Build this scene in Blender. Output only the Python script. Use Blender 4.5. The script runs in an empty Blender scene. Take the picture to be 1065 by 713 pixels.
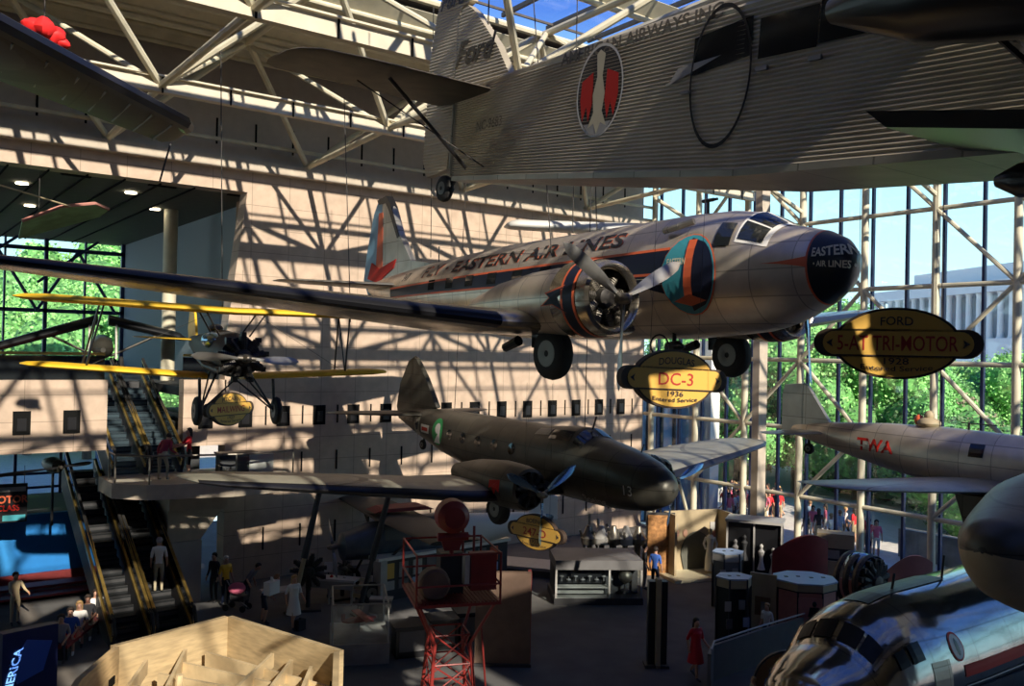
import bpy, bmesh, math, random
from mathutils import Vector as V, Matrix as M
random.seed(7)
C = bpy.context.scene.collection
PI = math.pi
R_ = math.radians
H = 9.2
sc = bpy.context.scene
# ---------------------------------------------------------------- camera
F0 = 921.19
YAW, PIT, ROL = R_(53.50031), R_(0.53112), R_(1.202)
fw = V((math.cos(YAW)*math.cos(PIT), math.sin(YAW)*math.cos(PIT), math.sin(PIT)))
r0 = V((math.sin(YAW), -math.cos(YAW), 0)); u0 = r0.cross(fw)
rt = r0*math.cos(ROL)+u0*math.sin(ROL); up = -r0*math.sin(ROL)+u0*math.cos(ROL)
cam = bpy.data.cameras.new('camera'); co = bpy.data.objects.new('camera', cam); C.objects.link(co)
mw = M((( rt.x, up.x, -fw.x, 0), (rt.y, up.y, -fw.y, 0), (rt.z, up.z, -fw.z, H), (0, 0, 0, 1)))
co.matrix_world = mw; cam.lens = F0/1065*36; cam.sensor_width = 36; cam.clip_end = 1000; cam.clip_start = .05
sc.camera = co

# ---------------------------------------------------------------- materials
def mat(name, col, rough=.6, metal=0., var=0., vscale=3., bump=0., bscale=20., emit=0., alpha=1., spec=.5, stretch=None):
    m = bpy.data.materials.new(name); m.use_nodes = True
    nt = m.node_tree; b = nt.nodes['Principled BSDF']
    c = (*col, 1) if len(col) == 3 else col
    b.inputs['Base Color'].default_value = c
    b.inputs['Roughness'].default_value = rough; b.inputs['Metallic'].default_value = metal
    b.inputs['Specular IOR Level'].default_value = spec
    if emit: b.inputs['Emission Color'].default_value = c; b.inputs['Emission Strength'].default_value = emit
    if var or bump:
        tc = nt.nodes.new('ShaderNodeTexCoord'); src = tc.outputs['Object']
        if stretch:
            mp = nt.nodes.new('ShaderNodeMapping'); mp.inputs['Scale'].default_value = stretch
            nt.links.new(src, mp.inputs[0]); src = mp.outputs[0]
    if var:
        n = nt.nodes.new('ShaderNodeTexNoise'); n.inputs['Scale'].default_value = vscale; n.inputs['Detail'].default_value = 6
        nt.links.new(src, n.inputs[0])
        r = nt.nodes.new('ShaderNodeValToRGB'); r.color_ramp.elements[0].position = .3; r.color_ramp.elements[1].position = .7
        r.color_ramp.elements[0].color = (*[max(0, k*(1-var)) for k in c[:3]], 1)
        r.color_ramp.elements[1].color = (*[min(1, k*(1+var)) for k in c[:3]], 1)
        nt.links.new(n.outputs[0], r.inputs[0]); nt.links.new(r.outputs[0], b.inputs['Base Color'])
    if bump:
        n2 = nt.nodes.new('ShaderNodeTexNoise'); n2.inputs['Scale'].default_value = bscale; n2.inputs['Detail'].default_value = 4
        nt.links.new(src, n2.inputs[0])
        bp = nt.nodes.new('ShaderNodeBump'); bp.inputs['Strength'].default_value = bump; bp.inputs['Distance'].default_value = .02
        nt.links.new(n2.outputs[0], bp.inputs['Height']); nt.links.new(bp.outputs[0], b.inputs['Normal'])
    return m
def panel_mat(name, col, rough, metal, px, pz, var=.12, seam=.35, bump=.25):
    """sheet metal or stone in rectangular panels (object X by object Z) with thin darker seams"""
    m = mat(name, col, rough, metal); nt = m.node_tree; b = nt.nodes['Principled BSDF']
    tc = nt.nodes.new('ShaderNodeTexCoord'); sp = nt.nodes.new('ShaderNodeSeparateXYZ'); cb = nt.nodes.new('ShaderNodeCombineXYZ')
    nt.links.new(tc.outputs['Object'], sp.inputs[0]); nt.links.new(sp.outputs[0], cb.inputs[0]); nt.links.new(sp.outputs[2], cb.inputs[1])
    br = nt.nodes.new('ShaderNodeTexBrick'); br.offset = 0; br.inputs['Scale'].default_value = 1
    br.inputs['Brick Width'].default_value = px; br.inputs['Row Height'].default_value = pz; br.inputs['Mortar Size'].default_value = .012
    br.inputs['Color1'].default_value = (*[k*(1-var) for k in col], 1); br.inputs['Color2'].default_value = (*[min(1, k*(1+var)) for k in col], 1)
    br.inputs['Mortar'].default_value = (*[k*seam for k in col], 1)
    nt.links.new(cb.outputs[0], br.inputs[0])
    n = nt.nodes.new('ShaderNodeTexNoise'); n.inputs['Scale'].default_value = 2.3; n.inputs['Detail'].default_value = 8
    nt.links.new(tc.outputs['Object'], n.inputs[0])
    mx = nt.nodes.new('ShaderNodeMix'); mx.data_type = 'RGBA'; mx.blend_type = 'MULTIPLY'; mx.inputs[0].default_value = .5
    rr = nt.nodes.new('ShaderNodeValToRGB'); rr.color_ramp.elements[0].color = (.6, .6, .6, 1); rr.color_ramp.elements[0].position = .3; rr.color_ramp.elements[1].position = .65
    nt.links.new(n.outputs[0], rr.inputs[0]); nt.links.new(br.outputs[0], mx.inputs[6]); nt.links.new(rr.outputs[0], mx.inputs[7])
    nt.links.new(mx.outputs[2], b.inputs['Base Color'])
    bp = nt.nodes.new('ShaderNodeBump'); bp.inputs['Strength'].default_value = bump; bp.inputs['Distance'].default_value = .02
    nt.links.new(n.outputs[0], bp.inputs['Height']); nt.links.new(bp.outputs[0], b.inputs['Normal'])
    return m
def glass_mat(name, tint, gloss=.06, fac=.08):
    m = bpy.data.materials.new(name); m.use_nodes = True; nt = m.node_tree; nt.nodes.clear()
    o = nt.nodes.new('ShaderNodeOutputMaterial'); mx = nt.nodes.new('ShaderNodeMixShader')
    t = nt.nodes.new('ShaderNodeBsdfTransparent'); t.inputs[0].default_value = (*tint, 1)
    g = nt.nodes.new('ShaderNodeBsdfGlossy'); g.inputs['Roughness'].default_value = gloss
    mx.inputs[0].default_value = fac
    nt.links.new(t.outputs[0], mx.inputs[1]); nt.links.new(g.outputs[0], mx.inputs[2]); nt.links.new(mx.outputs[0], o.inputs[0])
    return m
MT = dict(
 marble=panel_mat('pink_marble', (.57, .425, .315), .55, 0, 1.543, .92, .04, .55, .05),
 marble_trim=mat('marble_trim', (.5, .42, .33), .6, var=.1),
 shade_wall=mat('upper_plaster', (.50, .43, .37), .8, var=.06),
 slot=mat('dark_slot', (.010, .010, .010), .9, spec=.05),
 carpet=mat('grey_carpet', (.13, .125, .12), .95, var=.15, vscale=1.2, bump=.3, bscale=60),
 steel=mat('cream_steel', (.66, .60, .44), .5, var=.12, vscale=2),
 steel2=mat('cream_panel', (.62, .55, .42), .6, var=.1, vscale=1.5),
 louvre=mat('brown_louvre', (.09, .075, .065), .7, var=.2),
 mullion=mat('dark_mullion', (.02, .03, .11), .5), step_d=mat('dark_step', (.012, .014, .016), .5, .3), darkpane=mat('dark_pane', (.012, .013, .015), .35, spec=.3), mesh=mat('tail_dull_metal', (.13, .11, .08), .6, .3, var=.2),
 alu=panel_mat('polished_aluminium', (.55, .48, .38), .25, .93, 1.1, .62, .07, .6, .5),
 alu_d=panel_mat('dull_aluminium', (.44, .41, .35), .42, .8, .9, .7, .1, .55, .5),
 alu_b=panel_mat('brushed_aluminium', (.70, .60, .48), .40, .68, .8, .5, .08, .6, .4),
 corr=mat('corrugated_metal', (.55, .48, .36), .45, .35, var=.15, vscale=1.2),
 ford_d=mat('ford_flat_metal', (.22, .19, .14), .6, .3, var=.25, vscale=1.5),
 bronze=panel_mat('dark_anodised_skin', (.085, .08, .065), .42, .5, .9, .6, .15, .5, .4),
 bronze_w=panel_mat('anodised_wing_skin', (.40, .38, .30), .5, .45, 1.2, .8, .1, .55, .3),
 black=mat('black_paint', (.012, .012, .014), .3), rubber=mat('tyre_rubber', (.02, .019, .018), .75, bump=.3),
 navy=mat('navy_paint', (.008, .012, .03), .45, spec=.3), red=mat('red_paint', (.60, .03, .02), .55, spec=.2), orange=mat('orange_paint', (.75, .14, .05), .5),
 yellow=mat('yellow_fabric', (.85, .52, .03), .5, var=.08), ltblue=mat('light_blue_paint', (.22, .45, .62), .5), teal=mat('teal_paint', (.05, .30, .36), .4),
 dk_plane=mat('dusky_blue_metal', (.10, .12, .15), .4, .4, var=.15), mural_o=mat('orange_brown_mural', (.42, .20, .07), .8, var=.5, vscale=6),
 white=mat('white_paint', (.75, .72, .66), .5), cream=mat('cream_paint', (.7, .62, .42), .5),
 propm=mat('grey_propeller', (.33, .32, .30), .4, .7, var=.15), propb=mat('blue_grey_propeller', (.25, .42, .62), .25, .9),
 engine=mat('engine_metal', (.06, .055, .05), .5, .6, var=.4, vscale=12), engine_l=mat('engine_alloy', (.20, .18, .15), .45, .8, var=.3, vscale=9),
 glass=glass_mat('clear_glass', (.93, .97, .98), .02, .05), sglass=glass_mat('skylight_glass', (.86, .90, .95), .05, .05),
 cabin=mat('dark_cabin_glass', (.015, .018, .02), .08, spec=.8),
 signy=mat('sign_yellow', (.72, .42, .08), .55), signedge=mat('sign_rim', (.05, .03, .02), .6), signred=mat('sign_red', (.42, .03, .02), .6), signblk=mat('sign_black', (.02, .015, .03), .6),
 wood=mat('plywood', (.48, .36, .20), .7, var=.2, vscale=2.5, stretch=(1, 1, 6)), wood_l=mat('timber', (.62, .48, .28), .7, var=.15, vscale=3),
 blue=mat('bright_blue_wall', (.008, .18, .52), .7, var=.06), brown=mat('brown_panel', (.16, .10, .07), .6, var=.15),
 grey=mat('grey_laminate', (.14, .135, .135), .5, var=.08), dgrey=mat('dark_grey_laminate', (.04, .04, .042), .6, var=.1), lgrey=mat('light_grey_laminate', (.42, .40, .37), .5, var=.06),
 darkred=mat('dark_red_panel', (.25, .03, .03), .6, var=.15), pink=mat('pink_panel', (.50, .22, .18), .6, var=.08), tan=mat('tan_panel', (.42, .33, .20), .6, var=.1),
 bluetop=mat('pale_blue_top', (.35, .45, .62), .35, var=.05), beacon=mat('beacon_red', (.24, .022, .018), .5, var=.15),
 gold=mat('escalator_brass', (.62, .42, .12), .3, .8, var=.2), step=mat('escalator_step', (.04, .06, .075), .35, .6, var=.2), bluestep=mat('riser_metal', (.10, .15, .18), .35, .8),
 skin=mat('skin', (.50, .28, .19), .6), skin_d=mat('skin_dark', (.18, .09, .06), .6), hair=mat('dark_hair', (.03, .02, .015), .7), hair_b=mat('blond_hair', (.45, .28, .12), .7),
 bark=mat('bark', (.10, .07, .05), .9, var=.2), stone=mat('grey_stone', (.30, .29, .27), .9, var=.35, vscale=1.2, bump=.6, bscale=3), gravel=mat('pale_paving', (.62, .58, .55), .9, var=.1),
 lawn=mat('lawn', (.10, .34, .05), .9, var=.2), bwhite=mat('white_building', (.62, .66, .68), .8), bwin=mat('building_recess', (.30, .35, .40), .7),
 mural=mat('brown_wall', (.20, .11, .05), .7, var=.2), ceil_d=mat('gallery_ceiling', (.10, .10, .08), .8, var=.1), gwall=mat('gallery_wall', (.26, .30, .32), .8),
 warm=mat('warm_brown_wall', (.36, .20, .10), .7), bulb=mat('lit_bulb', (1, .55, .2), .5, emit=6), lamp=mat('lit_downlight', (1, .85, .6), .5, emit=5),
 ltgreen=mat('pale_green_fabric', (.30, .50, .22), .6, var=.25, vscale=2), cabl=mat('steel_cable', (.05, .045, .04), .8), dc7=panel_mat('mirror_aluminium', (.42, .42, .40), .13, .96, 1.6, 1.1, .06, .5, .3), wingw=mat('off_white_fabric', (.62, .60, .55), .5), rim=mat('wheel_hub', (.2, .19, .17), .5, .6),
)
def leafmat(n, c, sc_=.8):
    m = bpy.data.materials.new(n); m.use_nodes = True; nt = m.node_tree; b = nt.nodes['Principled BSDF']
    oi = nt.nodes.new('ShaderNodeTexNoise'); oi.inputs['Scale'].default_value = sc_; oi.inputs['Detail'].default_value = 5
    tc = nt.nodes.new('ShaderNodeTexCoord'); nt.links.new(tc.outputs['Object'], oi.inputs[0])
    r = nt.nodes.new('ShaderNodeValToRGB'); r.color_ramp.elements[0].position = .35; r.color_ramp.elements[1].position = .68
    r.color_ramp.elements[0].color = (*[k*.45 for k in c], 1); r.color_ramp.elements[1].color = (*[min(1, k*1.35) for k in c], 1)
    nt.links.new(oi.outputs[0], r.inputs[0]); nt.links.new(r.outputs[0], b.inputs['Base Color']); b.inputs['Roughness'].default_value = .7
    return m
MT['leaf1'] = leafmat('leaf_bright', (.36, .78, .24)); MT['leaf2'] = leafmat('leaf_mid', (.28, .66, .22)); MT['leaf3'] = leafmat('leaf_dark', (.15, .28, .12))
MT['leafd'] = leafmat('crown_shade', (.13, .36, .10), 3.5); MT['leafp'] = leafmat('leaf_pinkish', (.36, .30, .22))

# ---------------------------------------------------------------- mesh builder
class MB:
    def __init__(s): s.v = []; s.f = []; s.m = []; s.cur = 0
    def add(s, vs, fs, mi=None):
        o = len(s.v); s.v += [V(p) for p in vs]; s.f += [tuple(i+o for i in f) for f in fs]
        s.m += [s.cur if mi is None else mi]*len(fs); return s
    def box(s, c, d, rz=0, mi=None):
        cx, cy, cz = c; a, b, h = d[0]/2, d[1]/2, d[2]/2; cs, sn = math.cos(rz), math.sin(rz)
        vs = [(cx+x*cs-y*sn, cy+x*sn+y*cs, cz+z) for z in (-h, h) for x, y in ((-a, -b), (a, -b), (a, b), (-a, b))]
        return s.add(vs, [(3, 2, 1, 0), (4, 5, 6, 7), (0, 1, 5, 4), (1, 2, 6, 5), (2, 3, 7, 6), (3, 0, 4, 7)], mi)
    def prism(s, pts, ax, t, c0=0, mi=None, bev=0):
        """extrude a closed 2D outline: ax 0/1/2 = axis of thickness t, centred on c0; bev insets the outer faces"""
        n = len(pts); cx = sum(p[0] for p in pts)/n; cy = sum(p[1] for p in pts)/n
        def P(a, b, w): return ((w, a, b), (a, w, b), (a, b, w))[ax]
        def ins(k): return [(cx+(a-cx)*k, cy+(b-cy)*k) for a, b in pts]
        rings = [(pts, -t/2), (pts, t/2)] if not bev else [(ins(1-bev), -t/2), (pts, -t*.12), (pts, t*.12), (ins(1-bev), t/2)]
        vs = []; fs = []
        for q, w in rings: vs += [P(a, b, c0+w) for a, b in q]
        for r in range(len(rings)-1): fs += [(r*n+i, r*n+(i+1) % n, (r+1)*n+(i+1) % n, (r+1)*n+i) for i in range(n)]
        fs += [tuple(range(n))[::-1], tuple(range((len(rings)-1)*n, len(rings)*n))]
        return s.add(vs, fs, mi)
    def tube(s, p0, p1, r0, r1=None, n=8, cap=True, mi=None):
        p0, p1 = V(p0), V(p1); r1 = r0 if r1 is None else r1; d = (p1-p0)
        if d.length < 1e-6: return s
        d.normalize(); a = d.orthogonal().normalized(); b = d.cross(a)
        vs = []
        for p, r in ((p0, r0), (p1, r1)): vs += [p+(a*math.cos(2*PI*i/n)+b*math.sin(2*PI*i/n))*r for i in range(n)]
        fs = [(i, (i+1) % n, n+(i+1) % n, n+i) for i in range(n)]
        if cap: fs += [tuple(range(n))[::-1], tuple(range(n, 2*n))]
        return s.add(vs, fs, mi)
    def path(s, pts, r, n=8, mi=None):
        for a, b in zip(pts, pts[1:]): s.tube(a, b, r, n=n, mi=mi)
        for p in pts[1:-1]: s.ball(p, (r, r, r), 6, 4, mi)
        return s
    def ball(s, c, r, nu=16, nv=10, mi=None):
        if not hasattr(r, '__len__'): r = (r, r, r)
        c = V(c); vs = [c+V((0, 0, -r[2]))]
        for j in range(1, nv):
            t = -PI/2+PI*j/nv
            vs += [c+V((r[0]*math.cos(t)*math.cos(2*PI*i/nu), r[1]*math.cos(t)*math.sin(2*PI*i/nu), r[2]*math.sin(t))) for i in range(nu)]
        vs.append(c+V((0, 0, r[2]))); T = len(vs)-1; fs = []
        for i in range(nu):
            k = (i+1) % nu; fs.append((0, 1+k, 1+i)); fs.append((T, T-nu+i, T-nu+k))
            for j in range(nv-2): fs.append((1+j*nu+i, 1+j*nu+k, 1+(j+1)*nu+k, 1+(j+1)*nu+i))
        return s.add(vs, fs, mi)
    def loft(s, rings, closed=True, caps=True, mi=None):
        n = len(rings[0]); vs = [p for r in rings for p in r]; fs = []
        for j in range(len(rings)-1):
            for i in range(n if closed else n-1):
                k = (i+1) % n; fs.append((j*n+i, j*n+k, (j+1)*n+k, (j+1)*n+i))
        if caps and closed: fs += [tuple(range(n))[::-1], tuple(range((len(rings)-1)*n, len(rings)*n))]
        return s.add(vs, fs, mi)
    def lathe(s, prof, o=(0, 0, 0), ax='x', n=24, mi=None, caps=True):
        """profile of (position along axis, radius)"""
        o = V(o); rings = []
        for t, r in prof:
            ring = []
            for i in range(n):
                a = 2*PI*i/n; c, d = r*math.cos(a), r*math.sin(a)
                ring.append(o+V({'x': (t, c, d), 'y': (c, t, d), 'z': (c, d, t)}[ax]))
            rings.append(ring)
        return s.loft(rings, True, caps, mi)
    def xf(s, m):
        s.v = [m @ p for p in s.v]; return s
    def build(s, name, mats, parent=None, smooth=False, loc=None, thing=None, angle=None):
        me = bpy.data.meshes.new(name); off = V(loc) if loc is not None else V((0, 0, 0))
        me.from_pydata([p-off for p in s.v], [], s.f)
        if not isinstance(mats, (list, tuple)): mats = [mats]
        for m in mats: me.materials.append(MT[m] if isinstance(m, str) else m)
        if len(mats) > 1: me.polygons.foreach_set('material_index', s.m)
        bm = bmesh.new(); bm.from_mesh(me); bmesh.ops.recalc_face_normals(bm, faces=bm.faces); bm.to_mesh(me); bm.free()
        if smooth:
            me.polygons.foreach_set('use_smooth', [True]*len(me.polygons))
            me.set_sharp_from_angle(angle=R_(angle or 35))
        o = bpy.data.objects.new(name, me); C.objects.link(o); o.location = off
        if parent: o.parent = parent
        if thing: tag(o, *thing)
        return o
def tag(o, label=None, cat=None, group=None, kind=None):
    if label: o['label'] = label
    if cat: o['category'] = cat
    if group: o['group'] = group
    if kind: o['kind'] = kind
    return o
def empty(name, loc, rot=(0, 0, 0), label=None, cat=None, group=None):
    o = bpy.data.objects.new(name, None); C.objects.link(o); o.location = loc; o.rotation_euler = rot; o.empty_display_size = .2
    return tag(o, label, cat, group)
def struct(o): o['kind'] = 'structure'; return o
def kids(o): return [c for c in bpy.data.objects if c.parent == o]
KC = {}
def copy_tree(o, loc, rz=None, label=None, group=None, scale=None):
    if o.name not in KC:
        KC[o.name] = [(c, [(d) for d in kids(c)]) for c in kids(o)]
    r = o.copy(); C.objects.link(r); r.location = loc
    if rz is not None: r.rotation_euler = (0, 0, rz)
    if label: r['label'] = label
    if group: r['group'] = group
    if scale: r.scale = scale
    for c, gs in KC[o.name]:
        c2 = c.copy(); C.objects.link(c2); c2.parent = r
        for g in gs:
            g2 = g.copy(); C.objects.link(g2); g2.parent = c2
    return r
def pose(heading, pitch=0, bank=0):
    """rotation of a craft whose local axes are x forward, y port, z up"""
    h, p, b = R_(heading), R_(pitch), R_(bank)
    X = V((math.cos(h)*math.cos(p), math.sin(h)*math.cos(p), math.sin(p))); Y0 = V((-math.sin(h), math.cos(h), 0)); Z0 = X.cross(Y0)
    Y = Y0*math.cos(b)+Z0*math.sin(b); Z = Z0*math.cos(b)-Y0*math.sin(b)
    return M(((X.x, Y.x, Z.x), (X.y, Y.y, Z.y), (X.z, Y.z, Z.z))).to_euler()
def text2d(txt, size, bold=.0, shear=0, space=1.0):
    cu = bpy.data.curves.new('t', 'FONT'); cu.body = txt; cu.size = size; cu.offset = bold*size; cu.shear = shear; cu.space_character = space
    cu.align_x = 'CENTER'; cu.align_y = 'CENTER'; cu.resolution_u = 3
    o = bpy.data.objects.new('t', cu); C.objects.link(o)
    dg = bpy.context.evaluated_depsgraph_get(); me = bpy.data.meshes.new_from_object(o.evaluated_get(dg))
    vs = [tuple(v.co[:2]) for v in me.vertices]; fs = [tuple(p.vertices) for p in me.polygons]
    bpy.data.objects.remove(o); bpy.data.curves.remove(cu); bpy.data.meshes.remove(me)
    return vs, fs
def text_on(mb, txt, size, fn, bold=.0, shear=0, space=1.0, mi=None):
    vs, fs = text2d(txt, size, bold, shear, space); mb.add([fn(a, b) for a, b in vs], fs, mi); return mb
def text_fit(mb, txt, size, x0, x1, fn, bold=.02, shear=0):
    vs, fs = text2d(txt, size, bold, shear); lo = min(v[0] for v in vs); hi = max(v[0] for v in vs)
    mb.add([fn(x0+(a-lo)/(hi-lo)*(x1-x0), b) for a, b in vs], fs); return mb
def airfoil(n=14, flat=.35):
    """closed outline, x 0 (leading edge) to 1, z fraction of thickness"""
    up_, lo = [], []
    for i in range(n+1):
        x = (1-math.cos(PI*i/n))/2
        t = 5*(.2969*math.sqrt(x)-.126*x-.3516*x*x+.2843*x**3-.1036*x**4)
        up_.append((x, t)); lo.append((x, -t*(1-flat)))
    return up_[::-1]+lo[1:-1]
AF = airfoil()
def wing_rings(secs, sy=1):
    out = []
    for y, xl, z, ch, th in secs:
        out.append([V((xl-a*ch, sy*y, z+b*th*ch*1.0)) for a, b in AF])
    return out
def wing(secs, sy=1, mb=None, mi=None):
    mb = mb or MB(); mb.loft(wing_rings(secs, sy), True, True, mi); return mb
def boot(secs, sy=1, frac=.09, off=.008):
    """strip wrapped round the leading edge"""
    n = len(AF); idx = sorted([i for i in range(n) if AF[i][0] <= frac], key=lambda i: math.atan2(AF[i][1], AF[i][0]-frac-.02) % (2*PI))
    rings = []
    for y, xl, z, ch, th in secs:
        ring = []
        for i in idx:
            a, b = AF[i]; ring.append(V((xl-a*ch+off*2, sy*y, z+b*th*ch*1.0+(off if b >= 0 else -off))))
        rings.append(ring)
    return MB().loft(rings, False)
class Fus:
    """fuselage of superellipse rings. stations (x, zc, halfwidth, htop, hbot, exponent)"""
    def __init__(s, st): s.st = st
    def at(s, x):
        st = s.st
        if x >= st[0][0]: return st[0][1:]
        for a, b in zip(st, st[1:]):
            if b[0] <= x <= a[0]:
                k = (a[0]-x)/(a[0]-b[0]); return tuple(p+(q-p)*k for p, q in zip(a[1:], b[1:]))
        return st[-1][1:]
    def ring(s, x, n=32):
        zc, w, ht, hb, e = s.at(x); out = []
        for i in range(n):
            a = 2*PI*i/n; c, d = math.cos(a), math.sin(a)
            y = w*math.copysign(abs(c)**(2/e), c); z = (ht if d > 0 else hb)*math.copysign(abs(d)**(2/e), d)
            out.append(V((x, y, zc+z)))
        return out
    def body(s, n=32, sub=1):
        xs = [p[0] for p in s.st]; X = []
        for a, b in zip(xs, xs[1:]): X += [a+(b-a)*k/sub for k in range(sub)]
        X.append(xs[-1]); return MB().loft([s.ring(x, n) for x in X])
    def side(s, x, z, off=.01, sy=-1):
        zc, w, ht, hb, e = s.at(x); q = z-zc; h = ht if q > 0 else hb; k = max(0., 1-abs(q/h)**e)
        return V((x, sy*(w*k**(1/e)+off), z))
    def patch(s, fn, nu, nv, off=.01, sy=-1, mb=None, mi=None):
        """fn(u, v) -> (x, z) on the side of the hull"""
        mb = mb or MB(); vs = [s.side(*fn(i/nu, j/nv), off, sy) for j in range(nv+1) for i in range(nu+1)]
        return mb.add(vs, [(j*(nu+1)+i, j*(nu+1)+i+1, (j+1)*(nu+1)+i+1, (j+1)*(nu+1)+i) for j in range(nv) for i in range(nu)], mi)
    def disc(s, x, z, rx, rz, n=24, off=.012, sy=-1, mb=None, mi=None, rings=4, r0=0):
        mb = mb or MB(); vs = []; 
        for j in range(rings+1):
            k = r0+(1-r0)*j/rings
            vs += [s.side(x+rx*k*math.cos(2*PI*i/n), z+rz*k*math.sin(2*PI*i/n), off, sy) for i in range(n)]
        return mb.add(vs, [(j*n+i, j*n+(i+1) % n, (j+1)*n+(i+1) % n, (j+1)*n+i) for j in range(rings) for i in range(n)], mi)
def wheel(name, root, c, r, w, ax='y', hub='rim'):
    t = MB().lathe([(-w/2, r*.45), (-w/2, r*.78), (-w*.32, r*.95), (0, r), (w*.32, r*.95), (w/2, r*.78), (w/2, r*.45)], (0, 0, 0), ax, 24).build(name, 'rubber', root, True)
    t.location = c
    MB().lathe([(-w*.45, .03), (-w*.56, r*.2), (-w*.52, r*.5), (w*.52, r*.5), (w*.56, r*.2), (w*.45, .03)], (0, 0, 0), ax, 20).build('wheel_hub', hub, t, True)
    return t
def blade_mb(r, w, root_w=.06, tw=1.):
    rings = []
    for k in range(11):
        t = k/10; z = .12+t*(r-.12)
        c = root_w+(w-root_w)*math.sin(min(1, t*1.7)*PI/2) if t < .6 else w*math.sqrt(max(.002, 1-((t-.6)/.4)**2.6))
        a = tw*(1.0-.75*t); th = .05*(1-t)+.012
        rings.append([V((math.sin(a)*p*c/2+math.cos(a)*q*th, math.cos(a)*p*c/2-math.sin(a)*q*th, z)) for p, q in ((-1, 0), (-.5, .6), (.2, .8), (1, 0), (.2, -.5), (-.5, -.5))])
    return MB().loft(rings)
def propeller(root, c, r, w, angles, m='propm', spin=.1):
    h = MB().lathe([(.22, .01), (.2, spin*.6), (.1, spin), (-.1, spin*1.1), (-.18, spin*.6)], (0, 0, 0), 'x', 16).build('propeller_hub', 'engine_l', root, True)
    h.location = c
    b0 = blade_mb(r, w)
    for a in angles:
        b = blade_mb(r, w).xf(M.Rotation(R_(a), 4, 'X')).build('propeller_blade', m, root, True); b.location = c
        MB().tube((0, 0, 0), M.Rotation(R_(a), 3, 'X') @ V((0, 0, .22)), .05, n=8).build('blade_root', 'engine_l', b)
    return h
def radial(root, c, r, n=9, m='engine', mc='engine'):
    e = MB().lathe([(.25, .04), (.2, r*.3), (0, r*.38), (-.25, r*.4), (-.3, .05)], (0, 0, 0), 'x', 18).build('engine_case', m, root, True); e.location = c
    for k in range(n):
        a = 2*PI*k/n+.2; d = V((0, math.cos(a), math.sin(a))); mb = MB()
        for q in range(7):
            mb.tube(d*(r*(.36+q*.075)), d*(r*(.36+q*.075)+r*.04), .105*r/.6, n=8)
        mb.tube(d*(r*.3), d*(r*.88), .075*r/.6, n=8); mb.box(d*(r*.93), (.16, .12*r/.6, .12*r/.6))
        mb.tube(d*(r*.35)+V((.1, .04, 0)), d*(r*.95)+V((.09, .04, 0)), .012, n=5)
        cy = mb.build('cylinder', mc, e)
    return e
# ================================================================ THE HALL
WY = 34.0; GX = 34.0; XL = 11.4
PX0 = -14.0
struct(MB().box((10.2, 9, -.15), (48.6, 75, .3)).build('floor', 'carpet'))
# marble wall: right part full height, header over the gallery opening, parapet band between the floors
w = MB()
w.add([(GX, WY, 0), (XL+.15, WY, 0), (XL+.1, WY, 5.5), (XL, WY, 9.2), (12.15, WY, 15.2), (12.15, WY, 15.97), (GX, WY, 15.97)], [(0, 1, 2, 3, 4, 5, 6)])
w.add([(GX, WY+.8, 0), (XL+.15, WY+.8, 0), (XL+.1, WY+.8, 5.5), (XL, WY+.8, 9.2), (12.15, WY+.8, 15.2), (12.15, WY+.8, 15.97), (GX, WY+.8, 15.97)], [(6, 5, 4, 3, 2, 1, 0)])
for a, b in ((0, 1), (1, 2), (2, 3), (3, 4), (4, 5), (5, 6), (6, 0)): w.f.append((a, b, b+7, a+7)); w.m.append(0)
struct(w.build('wall_right', 'marble'))
struct(MB().box(((PX0+12.15)/2, WY+.4, 15.58), (12.15-PX0, .8, .78)).build('wall_header', 'marble'))
pb = MB()
for x0, x1 in ((PX0, 7.25), (9.9, XL+.1)): pb.box(((x0+x1)/2, WY+.3, 6.62), (x1-x0, .6, 2.5))
struct(pb.build('wall_parapet', 'marble'))
struct(MB().box((10, WY+.1, 16.18), (48, 1.0, .42)).build('trim_1', 'marble_trim'))
struct(MB().box((10, WY+.5, 18.66), (48, .5, 4.6)).build('wall_upper', 'shade_wall'))
struct(MB().box((22, -20.5, 20.85), (24.5, 13.2, .2)).build('sun_block_slab', 'shade_wall'))  # unseen opaque slab, added to keep sun off the tower and front floor
struct(MB().box((34.15, 2, 21), (.5, 64, 4.6)).build('wall_gable', 'shade_wall'))
struct(MB().box((10, -27.3, 10.5), (48, .5, 21)).build('wall_back', 'shade_wall'))
struct(MB().box((PX0, 3.5, 10.5), (.5, 61, 21)).build('wall_left', 'shade_wall'))
# small square recesses and slots of the marble wall: one countable part each, on a frame
def window_unit(x, z, w_, h_, nm='window_recess'):
    t = MB(); t.box((x, WY-.02, z), (w_+.1, .05, h_+.1)); o = t.build('window_7', 'slot'); struct(o)
    MB().box((x, WY-.05, z), (w_-.06, .02, h_-.08)).build('pane', 'slot', o)
    MB().box((x, WY-.07, z-.06), (w_*.62, .03, h_*.62)).build('grille', 'black', o)
for k in range(-8, 12):
    x = 15.41+1.543*k
    if 6.4 < x < 10.6 and k in (-5, -4): continue
    if x > GX-.3: continue
    window_unit(x-.05, 6.42, .44, .70)
sl = MB()
for k in range(-2, 12):
    x = 15.41+1.543*k+.77
    if x < GX-.2: sl.box((x, WY-.01, 6.45), (.06, .05, .75)); sl.box((x, WY-.01, 4.55), (.06, .05, .8)); sl.box((x, WY-.01, 1.6), (.06, .05, .9))
for k in range(-8, 12):
    x = 15.41+1.543*k+.2; sl.box((x, WY+.24, 17.45), (.07, .04, 1.0))
struct(sl.build('trim_2', 'slot'))
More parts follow.
